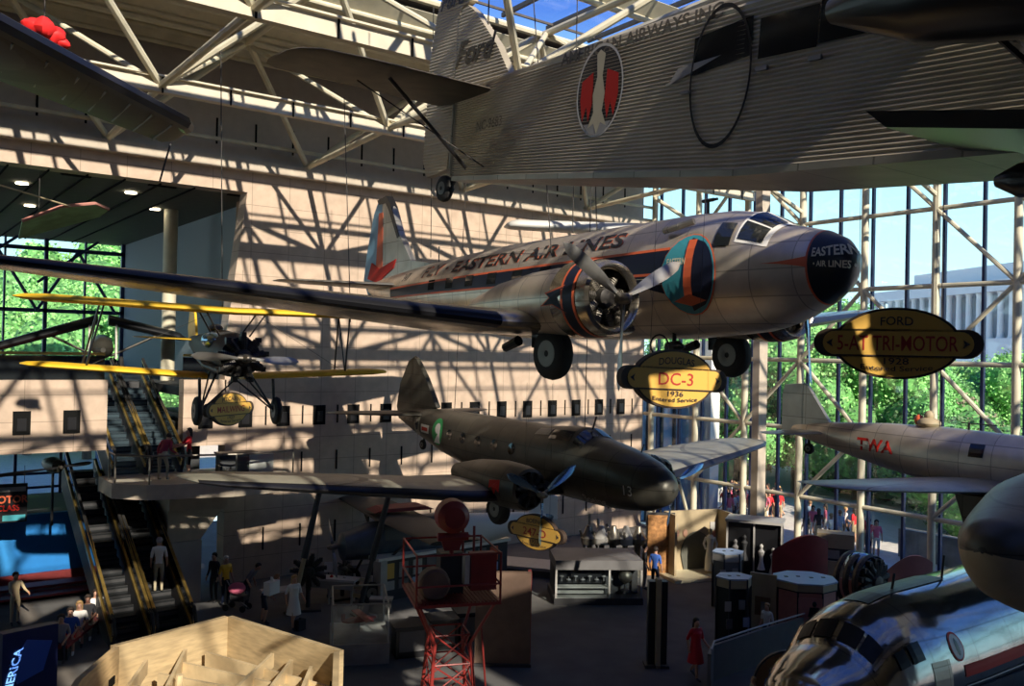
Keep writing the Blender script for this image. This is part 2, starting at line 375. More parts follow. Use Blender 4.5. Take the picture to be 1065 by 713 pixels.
# roof: opaque strip by the wall, skylight bays, louvres
struct(MB().box((10, 29.9, 20.75), (48, 9.0, .2)).build('ceiling_edge', 'louvre'))
struct(MB().box((-7.2, 2.5, 20.9), (13.6, 59, .3)).build('ceiling', 'shade_wall'))
sg = MB().box((17, -1, 21.15), (34, 52.6, .02)).build('window_1', 'sglass'); struct(sg)
mm = MB()
for k in range(0, 18): mm.box((2*k, -1, 21.0), (.10, 52.6, .16))
for k in range(-4, 13): mm.box((17, -13.5+3.2*k, 21.0), (34, .07, .08))
mm.build('mullion', 'louvre', sg)
lv = MB()
for k in range(0, 13):
    y = 25.5+.68*k
    x1 = 34
    # slats lie parallel to the midday rays: they shut off the low view, not the sun
    lv.add([(0, y, 20.75), (x1, y, 20.75), (x1, y+.38, 20.488), (0, y+.38, 20.488), (0, y+.015, 20.77), (x1, y+.015, 20.77), (x1, y+.395, 20.508), (0, y+.395, 20.508)],
           [(0, 1, 2, 3), (7, 6, 5, 4), (0, 4, 5, 1), (3, 2, 6, 7), (0, 3, 7, 4), (1, 5, 6, 2)])
struct(lv.build('ceiling_louvres', 'louvre'))
# space frame
BY = (34., 27., 19.5, 12., 4.5, -3.); BX = (-.5, 7., 14.5, 22., 29.5); ZB = 16.75; ZT = 19.8
def zb(y): return 16.45 if y > 33 else ZB
for y in BY[1:]:
    t = MB(); t.box((17, y, ZB), (34, .26, .42)); t.box((17, y-.22, ZB+.24), (34, .12, .05)); struct(t.build('beam', 'steel2'))
    t2 = MB()
    for x in range(1, 34, 2): t2.box((x, y-.19, ZB), (.05, .03, .5))
    t2.build('joint_strip', 'slot', bpy.data.objects[[o.name for o in bpy.data.objects if o.name.startswith('beam')][-1]])
for x in BX:
    t = MB()
    for a, b in zip(BY, BY[1:]): t.tube((x, min(a, 33.8), zb(a)), (x, b, zb(b)), .11, n=8)
    struct(t.build('beam_chord', 'steel', smooth=True))
    for a in BY:
        t = MB(); a2 = min(a, 33.75)
        for sx in (-1, 1):
            for s_ in (-1, 1):
                yy = a+s_*3.6
                if yy > 33.5 or abs(x+sx*3.75-17) > 17.2: continue
                t.tube((x, a2, zb(a)), (x+sx*3.75, yy, ZT), .11 if s_ < 0 else .09, n=8)
        t.ball((x, a2, zb(a)), .2, 10, 6)
        if t.v: struct(t.build('beam_strut', 'steel', smooth=True))
for y in (30.4, 23.3, 15.8, 8.3, .8):
    t = MB(); t.tube((0, y, ZT), (34, y, ZT), .12); struct(t.build('beam_pipe', 'steel', smooth=True))
for x in (3.25, 10.75, 18.25, 25.75, 33.25):
    t = MB(); t.tube((x, -8, ZT), (x, 30.5, ZT), .12)
    struct(t.build('beam_pipe', 'steel', smooth=True))
# cream pipes with flat panels under the skylight
for k in range(0, 9):
    y = (33.0, 31.6, 30.2, 28.8, 27.4, 26.0, 20.5, 12.5, 4.5)[k]
    t = MB(); t.tube((0, y, 20.0), (34, y, 20.0), .10, n=10)
    t.add([(0, y-.58, 20.40), (34, y-.58, 20.40), (34, y+.0, 20.0), (0, y+.0, 20.0), (0, y-.565, 20.42), (34, y-.565, 20.42), (34, y+.015, 20.02), (0, y+.015, 20.02)], [(0, 1, 2, 3), (7, 6, 5, 4), (0, 4, 5, 1), (3, 2, 6, 7), (0, 3, 7, 4), (1, 5, 6, 2)])
    struct(t.build('trim_3', 'steel', smooth=True))
    t = MB()
    for q in range(14): t.box((1.2+2.45*q, y+.1, 20.25), (.08, .5, .12))
    struct(t.build('trim_4', 'louvre'))
# ledge pipe on the upper wall
for z in (17.0, 18.9):
    struct(MB().tube((-13, 33.6, z), (34, 33.6, z), .08).build('trim_5', 'steel', smooth=True))

# ---------------------------------------------------------------- glass wall
GY0, GS, GZ0, GZS = 27.26+2*3.062, 3.062, 15.153, 3.042
ys = [GY0-GS*k for k in range(0, 15)]
zs = [GZ0-GZS*k for k in range(-2, 5)]
gw = MB(); gw.box((GX+.35, 12, 10.2), (.03, 45, 20.4)); g = gw.build('window_2', 'glass'); struct(g)
t = MB()
for y in ys:
    t.box((GX+.28, y-.2, 10), (.16, .10, 20)); t.box((GX+.28, y-.2+GS/2, 10), (.16, .11, 20))
t.build('mullion', 'mullion', g)
for y in ys: struct(MB().tube((GX, y, 0), (GX, y, 20.4), .155, n=12).build('column', 'steel', smooth=True))
for y in (23.9,):
    struct(MB().box((30.2, 23.45, 9.5), (.52, .34, 19)).build('column', 'marble_trim'))
for z in zs: struct(MB().tube((GX, -9, z), (GX, 33.9, z), .10, n=10).build('trim_6', 'steel', smooth=True))
def strut(a, b, r=.09):
    return struct(MB().tube((GX-.05, a[0], a[1]), (GX-.05, b[0], b[1]), r, n=8).build('beam_brace', 'steel', smooth=True))
nd = lambda i, k: (GY0-GS*i, GZ0-GZS*k)
for a, b in (((5, 0), (6, 1)), ((6, 1), (5, 2)), ((6, 1), (7, 0)), ((5, 2), (4, 1)), ((4, 1), (3, 0)), ((5, 2), (6, 3)), ((4, 1), (3, 2)), ((2, 3), (3, 2)), ((3, 2), (4, 3)), ((2, 3), (1, 4)), ((4, 3), (3, 4)), ((6, 3), (5, 4)), ((2, 3), (1, 2)), ((6, 3), (7, 2)), ((7, 0), (8, 1)), ((8, 1), (7, 2)), ((3, 0), (2, -1)), ((5, 0), (4, -1)), ((2, 1), (3, 0)), ((1, 0), (2, -1)), ((7, 4), (6, 3)), ((8, 3), (7, 2))):
    strut(nd(*a), nd(*b))
struct(MB().box((34.15, -19.3, 10), (.5, 16.5, 20)).build('wall_right_rear', 'shade_wall'))
# projecting truss between the curtain wall and the roof
t = MB()
for i in (1, 3, 5, 7):
    y = GY0-GS*i
    t.tube((GX, y, GZ0+.5), (GX-3.2, y, ZB), .1); t.tube((GX-3.2, y, ZB), (GX, y+GS, ZT), .08); t.tube((GX-3.2, y, ZB), (GX, y-GS, ZT), .08)
struct(t.build('beam_bracket', 'steel', smooth=True))
t = MB(); yb, zq = nd(1, 4)
t.ball((32.2, 30.3, 4.6), .16, 8, 6)
for p in ((GX, yb, zq+1.5), (GX, yb+3, zq+1), (GX, yb-2.5, zq+2.2), (GX, yb, .2), (GX, yb+3, 0)): t.tube((32.2, 30.3, 4.6), p, .08)
struct(t.build('beam_bracket', 'steel', smooth=True))

# ---------------------------------------------------------------- galleries on the left
gz = 15.2
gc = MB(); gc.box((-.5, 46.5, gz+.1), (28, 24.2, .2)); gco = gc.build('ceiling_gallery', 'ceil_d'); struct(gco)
t = MB()
for k in range(18): t.box((-11+1.25*k, 46.4, gz-.03), (.05, 24, .06))
struct(t.build('trim_7', 'slot'))
t = MB()
for k, (x, y) in enumerate(((4.9, 38), (8.6, 37.2), (1, 41), (6, 44), (10.5, 41))):
    struct(MB().lathe([(0, .02), (0, .22), (.04, .22)], (x, y, gz-.07), 'z', 16).build('lamp_downlight', 'lamp'))
t = MB()
for k in range(4): t.box((3.2+3*k, 34.95, gz-.02), (1.0, .25, .05))
struct(t.build('trim_8', 'slot'))
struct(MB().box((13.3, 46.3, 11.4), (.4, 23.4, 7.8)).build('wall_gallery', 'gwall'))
struct(MB().box((12.9, 35.75, 11.4), (.5, 1.9, 7.8)).build('wall_pier', 'warm'))
# back window of the gallery
bw = MB().box((-1, 58, 11.4), (29, .04, 7.6)).build('window_3', 'glass'); struct(bw)
t = MB()
for k in range(14): t.box((13-2.1*k, 57.8, 11.4), (.2 if k % 2 == 0 else .1, .3, 7.6))
for z in (7.9, 11.0, 14.6): t.box((-1, 57.8, z), (29, .3, .22 if z > 8 else .5))
t.build('mullion', 'mullion', bw)
t = MB()
for k in range(0, 7):
    x = 12.5-4.2*k
    for a, b in (((x, 11), (x-2.1, 14.5)), ((x-2.1, 14.5), (x-4.2, 11)), ((x-1, 15.2), (x-4.2, 12.6))): t.tube((a[0], 57.3, a[1]), (b[0], 57.3, b[1]), .09, n=6)
struct(t.build('beam_brace', 'mullion'))
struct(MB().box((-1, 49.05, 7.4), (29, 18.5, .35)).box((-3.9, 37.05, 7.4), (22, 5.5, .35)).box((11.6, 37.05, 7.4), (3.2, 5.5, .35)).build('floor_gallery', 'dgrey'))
struct(MB().tube((11.2, 41, 7.5), (11.2, 41, 15.2), .3, n=16).build('column', 'steel', smooth=True))
# panel with strings of lit bulbs at the gallery edge
lp = MB().box((12.55, 34.75, 12.6), (.08, .8, 3.4)).build('light_panel', 'slot', loc=(12.5, 34.75, 10.9))
tag(lp, 'dark panel dotted with tiny lit bulbs at the gallery opening edge', 'light panel')
for k in range(26):
    MB().ball((12.47-.03*(k % 2), 34.42+.62*random.random(), 11.1+3.0*k/26+.05*random.random()), .035, 6, 4).build('light_bulb', 'bulb').parent = lp
for o in kids(lp): o.matrix_parent_inverse = M.Translation((-12.5, -34.75, -10.9))
# balustrade of the upper gallery
for x0, x1 in ((PX0+.5, 7.2), (9.95, 11.3)):
    o = empty('gallery_railing', ((x0+x1)/2, 34.35, 7.87), label='glass railing with brass top rail %s the upper escalators' % ('left of' if x0 < 5 else 'right of'), cat='railing')
    MB().box((0, 0, .42), (x1-x0, .03, .84)).build('glass_panel', 'cabin', o)
    MB().box((0, 0, .92), (x1-x0, .09, .1)).build('handrail', 'gold', o)
# ground floor under the gallery: blue wall, window over it
struct(MB().box((1.5, 37.3, 1.37), (18, .3, 2.74)).build('wall_blue', 'blue'))
struct(MB().box((1.5, 37.1, .28), (18, .2, .56)).build('baseboard_blue', 'darkred'))
bw = MB().box((-.5, 43, 4.4), (24, .04, 3.6)).build('window_4', 'glass'); struct(bw)
t = MB()
for k in range(15): t.box((10.8-1.75*k, 42.9, 4.4), (.12, .12, 3.6))
for z in (2.9, 3.5, 5.1): t.box((-.5, 42.9, z), (24, .12, .1))
t.build('mullion', 'mullion', bw)
struct(MB().box((1, 40.4, 2.5), (22, 5.5, .2)).build('floor_terrace', 'dgrey'))
struct(MB().box((10.75, 38.2, 3.2), (.35, 6, 6.4)).build('wall_passage', 'dgrey'))
t = MB().box((-3.4, 39, 6.05), (20.4, 9, .3)).box((11.3, 39, 6.05), (2.6, 9, .3)); struct(t.build('ceiling_lower', 'ceil_d'))
struct(MB().box((9.95, 37.4, 1.6), (.5, .2, 3.2)).build('wall_blue_strip', 'blue'))
# maroon platform steps in front of the blue wall
for k in range(2):
    MB().box((4.6, 36.2-.7*k, .32-.16*k), (5.4, .7, .08)).build('carpeted_step', 'darkred', thing=('maroon carpeted step in front of the blue wall, %s one' % ('upper', 'lower')[k], 'step'))
# escalators -------------------------------------------------------
def escalator(y0, z0, y1, z1, xs_, label, nm='escalator', sm='step', em='bluestep'):
    x0, x1 = xs_; o = empty(nm, ((x0+x1)/2, y0, z0), label=label, cat='escalator', group=None)
    L = y1-y0; Z = z1-z0; sl_ = Z/L; t = MB(); n = int(L/.4)
    for k in range(n):
        t.box((0, .4*k+.2, sl_*.4*k-.02), (x1-x0-.3, .42, .3))
    t.build('steps', sm, o)
    t = MB()
    for k in range(n): t.box((0, .4*k-.012, sl_*.4*k+.02), (x1-x0-.3, .012, .1))
    for k in range(n): t.box((0, .4*k+.02, sl_*.4*k+.135), (x1-x0-.3, .03, .012))
    t.build('step_edges', em, o)
    for sx in (-1, 1):
        x = sx*(x1-x0)/2
        MB().prism([(-.6, -.7), (L+.2, Z-.7), (L+.2, Z+.3), (-.3, .25)], 0, .1, x).build('skirt_panel', 'dgrey', o)
        MB().prism([(-.3, .2), (L, Z+.2), (L, Z+.82), (-.3, .86)], 0, .03, x).build('balustrade', 'cabin', o)
        MB().path([(x, -.5, .1), (x, -.62, .5), (x, -.45, .9), (x, 0, .98), (x, L, Z+.95)], .055, 8).build('handrail', 'rubber', o, True)
        MB().prism([(-.35, .2), (L, Z+.22), (L, Z+.34), (-.3, .34)], 0, .12, x+.0).build('brass_trim', 'gold', o)
        MB().prism([(-.3, .86), (L, Z+.84), (L, Z+.9), (-.3, .93)], 0, .09, x).build('brass_rail', 'gold', o)
    return o
escalator(33.9, 4.55, 39.4, 7.6, (7.4, 8.5), 'left escalator of the upper pair rising from the landing')
escalator(33.9, 4.55, 39.4, 7.6, (8.62, 9.75), 'right escalator of the upper pair rising from the landing')
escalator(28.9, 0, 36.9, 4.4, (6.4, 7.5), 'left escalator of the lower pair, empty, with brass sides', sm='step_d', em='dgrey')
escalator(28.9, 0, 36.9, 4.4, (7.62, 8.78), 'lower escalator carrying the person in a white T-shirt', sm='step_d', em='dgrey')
# landing: slab with faceted edge, railing, pier
ls = [(7.0, 33.9), (7.0, 31.9), (7.9, 31.0), (10.6, 30.3), (13.2, 30.6), (13.2, 32.3), (11.35, 33.9), (11.35, 34.2)]
struct(MB().prism(ls, 2, .5, 4.22).build('floor_landing', 'marble_trim'))
struct(MB().prism([(8.9, 33.9), (8.9, 31.9), (10.8, 31.5), (11.35, 33.9)], 2, .6, 3.66).build('floor_landing_soffit', 'marble_trim'))
struct(MB().prism([(8.95, 3.97), (11.2, 3.97), (10.9, 3.3), (10.1, 2.2), (10.1, 0), (8.95, 0)], 1, 1.3, 32.9).build('column_pier', 'marble_trim'))
struct(MB().box((9.5, 32.2, 1.1), (1.25, .1, 2.2)).build('wall_stair', 'lgrey'))
o = empty('landing_railing', (7.1, 31.9, 4.47), label='dark framed glass railing around the escalator landing', cat='railing')
rp = [(0, .9, 0), (0, 0, 0), (.9, -.8, 0), (3.6, -1.5, 0), (5.8, -1.2, 0)]
for a, b in zip(rp, rp[1:]):
    a, b = V(a), V(b); MB().add([a, b, b+V((0, 0, .9)), a+V((0, 0, .9))], [(0, 1, 2, 3)]).build('glass_panel', 'glass', o)
MB().path([V(p)+V((0, 0, .95)) for p in rp], .035, 8).build('handrail', 'engine_l', o, True)
for p in rp: MB().tube(p, V(p)+V((0, 0, .95)), .03).build('post', 'engine_l', o)
k_ = empty('control_cabinet', (11.1, 31.6, 4.47), label='low dark cabinet on the landing right of the person in red', cat='cabinet')
MB().box((0, 0, .42), (1.3, .5, .84)).build('body', 'dgrey', k_); MB().box((0, 0, .87), (1.4, .6, .06)).build('top', 'black', k_); MB().box((.85, -.1, .4), (.9, .35, .8)).build('side_panel', 'lgrey', k_)
# ================================================================ AIRCRAFT
def cable(a, b, label, r=.014, nm='suspension_cable', grp='steel cables holding up the aircraft'):
    a, b = V(a), V(b); return MB().tube(a, b, r, n=5).build(nm, 'cabl', loc=b, thing=(label, 'cable', grp))
# ---- silver twin-engined airliner (flying right, over the middle of the hall)
D = empty('airliner', (14.51, 9.18, 10.85), pose(-90.7, .4, .5), 'silver twin-engined airliner with dark window band and black nose, hung in mid hall', 'airplane')
F = Fus([(0, .12, .03, .03, .03, 2), (-.06, .1, .25, .25, .25, 2), (-.25, .08, .48, .48, .5, 2), (-.6, .05, .72, .68, .72, 2), (-1.05, .03, .9, .82, .92, 2.05), (-1.35, .02, .98, .88, 1.02, 2.1),
         (-1.6, .01, 1.03, 1.03, 1.08, 2.1), (-2.0, 0, 1.1, 1.24, 1.15, 2.1), (-2.6, 0, 1.18, 1.34, 1.2, 2.1), (-3.6, 0, 1.24, 1.38, 1.26, 2.15), (-6, 0, 1.26, 1.38, 1.28, 2.15), (-10.5, .02, 1.22, 1.34, 1.22, 2.1),
         (-13, .1, 1.06, 1.16, 1.0, 2.1), (-15.5, .22, .78, .9, .72, 2), (-17.6, .36, .46, .6, .4, 2), (-19, .5, .2, .32, .16, 2), (-19.5, .56, .04, .08, .04, 2)])
F.body(40, 3).build('fuselage', 'alu_b', D, True)
# nose cap
mb = MB(); nst = [0, -.06, -.15, -.25, -.36, -.48, -.56]
mb.loft([[V((x+.012, p.y*1.012, .1+(p.z-.1)*1.012)) for p in F.ring(x, 40)] for x in nst]); cap = mb.build('nose_cap', 'black', D, True)
mb = MB(); mb.loft([[V((x+.0, p.y*1.016, .1+(p.z-.1)*1.016)) for p in F.ring(x, 40)] for x in (-.55, -.58)], caps=False); mb.build('red_ring', 'orange', D)
mb = MB(); F.patch(lambda u, v: (-.57-.9*u, .1+(v-.5)*.2*(1-u)**2), 8, 2, .012, mb=mb); mb.build('red_flash', 'orange', D)
for txt, z, s in (('EASTERN', .26, .22), ('\u2022 AIR LINES \u2022', .05, .14)):
    t = MB(); text_on(t, txt, s, lambda a, b: V((-.40+.02*abs(a)-.32*(abs(a)**1.6), 0, 0))+V((0, 0, 0)) if 0 else F.side(-.36-0*a, z+b, .0), .02) if 0 else None
    vs, fs = text2d(txt, s, .025)
    out = []
    for a, b in vs:
        # wrap round the nose: the lettering starts on the starboard cheek
        ang = a*1.55-.62; zc, w_, ht, hb, e = F.at(-.42)
        q = z+b-zc; kk = math.sqrt(max(.01, 1-(q/.62)**2)); out.append(V((-.46+.36*math.cos(ang)*kk*.9+.02, .0+.64*math.sin(ang)*kk*1.0, z+b)))
    # project on to the real surface by scanning
    res = []
    for p in out:
        d = V((p.x+.6, p.y, (p.z-.1)*.9)); bx = None
        d.normalize(); best = None
        for i in range(1, 120):
            c = V((-.75, 0, .1))+d*(i*.012)
            zc, w_, ht, hb, e = F.at(min(0, c.x)); 
            if c.x > 0 or (abs(c.y)/w_)**2+(abs(c.z-zc)/ht)**2 > 1: break
        res.append(c+d*.03)
    MB().add(res, fs).build('lettering', 'cream', cap)
# windshield
mb = MB()
for sy in (-1, 1):
    for (xa, xb, za, zb_) in ((-1.36, -1.95, .88, 1.12),):
        pass
def top_patch(F, x0, x1, a0, a1, off=.012, nu=6, nv=4, mb=None):
    """patch on the hull between stations, a = angle from the top towards starboard (deg)"""
    mb = mb or MB(); vs = []
    for j in range(nv+1):
        for i in range(nu+1):
            x = x0+(x1-x0)*i/nu; a = R_(a0+(a1-a0)*j/nv); zc, w_, ht, hb, e = F.at(x)
            c, d = math.cos(a), math.sin(a); h = ht if c > 0 else hb
            vs.append(V((x, -w_*math.copysign(abs(d)**(2/e), d)*(1+off/w_), zc+h*math.copysign(abs(c)**(2/e), c)*(1+off/h))))
    return mb.add(vs, [(j*(nu+1)+i, j*(nu+1)+i+1, (j+1)*(nu+1)+i+1, (j+1)*(nu+1)+i) for j in range(nv) for i in range(nu)])
fr = top_patch(F, -1.30, -1.98, -64, 64, .012, 8, 24).build('windshield_frame', 'white', D)
for a0, a1 in ((4, 32), (36, 60), (-32, -4), (-60, -36)):
    top_patch(F, -1.40, -1.92, a0, a1, .03, 4, 4).build('windshield', 'cabin', D)
for s_ in (1, -1):
    top_patch(F, -2.06, -2.42, 42*s_, 68*s_, .03, 3, 3).build('cockpit_window', 'cabin', D)
# emblem disc
for sy in (-1,):
    F.disc(-2.98, .0, .69, .82, off=.02).build('emblem_rim', 'orange', D)
    e = F.disc(-2.98, .0, .665, .80, off=.03).build('emblem', 'teal', D)
    mb = MB()
    for i in range(1):
        F.patch(lambda u, v: (-2.96+.62*u*math.sqrt(max(0, 1-(v*2-1)**2)), .0+(v*2-1)*.74), 8, 12, .038, mb=mb)
    mb.build('emblem_dark_half', 'navy', e)
    t = MB(); n_ = [(-3.66, .74), (-3.5, .70), (-3.48, -.32), (-3.16, -.50), (-3.3, -.62), (-3.64, -.7), (-3.98, -.56), (-3.72, -.3)]
    F.patch(lambda u, v: (-3.02+.20*u-.06*(1-v), -.45+1.15*v), 2, 6, .045, mb=t)
    F.patch(lambda u, v: (-3.36+.80*u, -.64+.24*v*(1-abs(2*u-1))+.10*abs(2*u-1)), 8, 2, .05, mb=t)
    t.build('emblem_bird', 'orange', e)
    t = MB(); text_on(t, 'EASTERN', .19, lambda a, b: F.side(-3.26+a*.62, .26+b, .05), .02); t.build('lettering', 'cream', e)
# dark window band with red edges
def bandz(x):
    k = (-3.5-x)/13.; return .04+.1*k, .56-.12*k
def band(u, v):
    x = -3.5-13.2*u; a, b = bandz(x); return x, a+(b-a)*v
F.patch(band, 40, 5, .012).build('window_band', 'navy', D, True)
F.patch(lambda u, v: (-3.4-1.7*u, -.42+.5*v+.42*u*(1-v)), 14, 4, .014).build('window_band', 'navy', D, True)
for q in (0, 1):
    F.patch(lambda u, v: ((band(u, q)[0]), band(u, q)[1]+(v-.5)*.055), 40, 1, .018).build('band_stripe', 'orange', D)
for z in (-.05, -.18):
    F.patch(lambda u, v: (-3.6-1.9*u*(1 if z < -.1 else 1.3), z+.01*v+.03*u), 10, 1, .02).build('speed_line', 'cream', D)
for k in range(8):
    x = -5.1-1.15*k; F.patch(lambda u, v: (x-.42*u, bandz(x)[0]+.1+.3*v), 2, 2, .02).build('cabin_window', 'cabin', D)
t = MB(); text_fit(t, 'FLY \u00b7 EASTERN AIR LINES', .46, -14.3, -5.05, lambda a, b: F.side(a, .84+.012*(a+10)+b, .016), .028); t.build('lettering', 'black', D)
t = MB(); text_fit(t, 'FLY \u00b7 EASTERN AIR LINES', .44, -14.28, -5.03, lambda a, b: F.side(a, .83+.012*(a+10)+b, .011), .032); t.build('lettering_shadow', 'orange', D)
t = MB(); text_on(t, '347', .34, lambda a, b: F.side(-15.6+a, .74+b, .014), .02, .3); t.build('lettering', 'black', D)
# fin and rudder
fo = [(-14.6, 1.1), (-16.2, 1.35), (-17.0, 2.3), (-17.6, 3.35), (-17.95, 3.7), (-18.3, 3.72), (-18.3, .8)]
MB().prism(fo, 1, .22, 0, bev=.03).build('fin', 'alu_d', D)
ro = [(-18.3, 3.72), (-18.62, 3.62), (-18.95, 3.2), (-19.45, 1.9), (-19.7, .9), (-19.35, .35), (-18.3, .6)]
rd = MB().prism(ro, 1, .18, 0, bev=.02).build('rudder', 'ltblue', D)
MB().prism([(-18.2, 3.2), (-18.5, 3.2), (-18.75, .7), (-18.2, .7)], 1, .24).build('rudder_stripe', 'orange', rd)
MB().prism([(-17.2, 1.5), (-18.4, 1.25), (-19.0, 1.5), (-19.3, .95), (-18.7, .8), (-18.5, .5), (-18.2, .9), (-17.4, 1.2)], 1, .27).build('rudder_bird', 'red', rd)
MB().prism([(-17.0, 2.25), (-17.6, 3.35), (-17.95, 3.74), (-18.62, 3.66), (-18.5, 3.5), (-18.0, 3.5), (-17.75, 3.2), (-17.15, 2.2)], 1, .26).build('fin_boot', 'black', D)
for sy in (-1, 1): wing([(.1, -16.3, .55, 2.4, .1), (3.2, -17.2, .6, 1.5, .09), (3.9, -17.6, .62, .9, .08), (4.05, -17.9, .62, .3, .06)], sy).build('tailplane', 'alu_d', D, True)
# wings
CS = [(0, -4.9, -1.0, 4.7, .15), (2.8, -4.95, -1.0, 4.6, .15), (4.2, -5.15, -.98, 4.35, .15)]
OS = [(4.2, -5.15, -.98, 4.35, .15), (8, -6.05, -.62, 3.3, .14), (12, -7.0, -.24, 2.2, .13), (13.6, -7.45, -.1, 1.6, .12), (14.3, -7.9, -.04, 1.0, .1), (14.5, -8.3, -.02, .35, .06)]
MB().loft(wing_rings(CS, 1)[::-1]+wing_rings(CS, -1)[1:]).build('wing_centre', 'alu', D, True)
for sy in (-1, 1):
    wo = wing(OS, sy).build('wing', 'alu', D, True)
    boot(OS[:-1], sy, .07).build('deicing_boot', 'black', wo, True)
    # nacelle, cowling, engine
    y = 2.82*sy; zc = -.52
    nc = MB().lathe([(-4.35, .69), (-4.9, .70), (-5.8, .66), (-7.0, .5), (-8.2, .2), (-8.5, .05)], (0, y, zc-.02), 'x', 28).build('nacelle', 'alu_b', D, True)
    cw = MB().lathe([(-3.5, .56), (-3.40, .60), (-3.36, .66), (-3.42, .72), (-3.7, .765), (-4.4, .775), (-4.5, .72), (-4.5, .66), (-3.7, .66), (-3.5, .56)], (0, y, zc), 'x', 36, caps=False).build('cowling', 'alu', D, True)
    MB().lathe([(-3.72, .775), (-4.0, .784), (-4.0, .77)], (0, y, zc), 'x', 36, caps=False).build('cowling_band', 'navy', cw, True)
    MB().lathe([(-4.0, .785), (-4.06, .786)], (0, y, zc), 'x', 36, caps=False).build('cowling_stripe', 'orange', cw, True)
    MB().lathe([(-3.66, .772), (-3.72, .78)], (0, y, zc), 'x', 36, caps=False).build('cowling_stripe', 'orange', cw, True)
    mb = MB(); r_ = .79
    vs = []
    for th, x in ((.2, -4.0), (-.1, -4.0), (-.35, -4.55), (-.1, -4.38), (.1, -4.42), (.0, -4.7)): pass
    for off, mm_, sc_ in ((.785, 'orange', 1.2), (.79, 'navy', 1.0)):
        pts = [(-4.0, .25), (-4.5, .10), (-4.38, 0), (-4.62, -.18), (-4.3, -.16), (-4.0, -.35)]
        c0 = (-4.2, -.05); q = [(c0[0]+(a-c0[0])*sc_, c0[1]+(b-c0[1])*sc_) for a, b in pts]
        n = len(q); vs = [V((a, y-(-1 if sy > 0 and 0 else 1)*off*math.cos(b), zc+off*math.sin(b))) for a, b in q]
        MB().add(vs, [tuple(range(n))]).build('cowling_flash', mm_, cw)
    radial(D, (-3.75, y, zc), .62, 9, 'engine', 'engine_l')
    MB().lathe([(-4.1, .64), (-4.12, .02)], (0, y, zc), 'x', 24, caps=False).build('firewall', 'black', D)
    propeller(D, (-3.12, y, zc-.04), 1.76, .27, (180-3, 60-3, -60-3) if sy < 0 else (180+8, 68, -52), 'propm' if sy < 0 else 'propb', .11)
    wheel('tyre', D, (-5.25, y, -1.62), .56, .36)
    MB().box((-5.6, y+.1, -1.25), (.9, .12, .5)).tube((-6.2, y-.2, -1.35), (-6.7, y-.2, -1.5), .12, .1).build('gear_strut', 'black', D)
    MB().tube((-3.6, y+.62, zc+.45), (-4.1, y+.66, zc+.6), .09).build('intake', 'alu_d', nc)
wheel('tail_wheel', D, (-17.3, 0, -.35), .22, .14)
MB().tube((-17.2, 0, .1), (-17.3, 0, -.35), .05).build('tail_wheel_strut', 'black', D)
MB().path([(-3.3, -.25, 1.3), (-3.3, -.25, 1.62), (-3.05, -.25, 1.62)], .03).tube((-3.45, -.25, 1.62), (-3.15, -.25, 1.62), .04).build('aerial_mast', 'black', D)
MB().tube((-14.6, 0, 1.2), (-14.6, 0, 1.7), .02).build('aerial_mast', 'black', D)
MB().path([(-3.2, -1.1, -.6), (-3.2, -1.1, -.6)], .02).lathe([(-.28, .01), (-.2, .1), (.1, .14), (.3, .02)], (-4.0, -.5, -1.45), 'x', 10).tube((-4, -.5, -1.45), (-4, -.5, -1.1), .05).build('loop_aerial', 'black', D)
MB().path([(-4.05+.26*math.cos(a), -.9, -1.42+.22*math.sin(a)) for a in [k*PI/8 for k in range(17)]], .02, 6).build('towing_ring', 'black', D)
MB().path([(-3.75, -1.08, .95), (-3.3, -1.1, 1.0), (-3.0, -1.0, 1.08)], .07, 8).build('air_scoop', 'alu_d', D, True)

# ---- corrugated tri-motor, upper right foreground
T_ = empty('trimotor', (8.97, 13.9, 13.2), pose(-90, -4.6, 0), 'corrugated metal three-engined transport hanging close overhead, top right', 'airplane')
def tri_st(x):
    k = min(1, max(0, x/7.2)); k2 = k**.8
    hw = .10+.62*k2; top = .80+.12*k; bot = -.82-.47*k; r = .10+.20*k
    return hw, top, bot, r
def tri_ring(x, amp=.02, pitch=.06):
    hw, top, bot, r = tri_st(x); h = top-r-bot; n = 2*int(2.1/pitch); pts = []
    pts.append((0, bot, 0, -1)); pts.append((-hw, bot, -1, 0))
    for i in range(n+1):
        z = bot+.03+(h-.03)*i/n; a = amp if i % 2 else 0; pts.append((-hw-a, z, -1, 0))
    for i in range(1, 13):
        t_ = PI/2*i/12; a = amp if i % 2 else 0; pts.append((-(hw-r)-(r+a)*math.cos(t_), top-r+(r+a)*math.sin(t_), 0, 0))
    rise = .10*min(1, x/3+.2)
    for i in range(1, 12):
        t_ = i/12; a = amp if i % 2 else 0; pts.append((-(hw-r)*(1-t_), top+a+rise*math.sin(t_*PI/2), 0, 0))
    L = pts+[(0, top+rise, 0, 0)]+[(-a, b, 0, 0) for a, b, _, _ in pts[1:]][::-1]
    return [V((x, a, b)) for a, b, _, _ in L]
xs = [0, .05, .4, .8, 1.2, 1.8, 2.4, 3.2, 4, 5, 6, 7.2, 9, 11, 13]
MB().loft([tri_ring(x) for x in xs]).build('fuselage', 'corr', T_)
def tside(x, z, off=.02): return V((x, -tri_st(x)[0]-off, z))
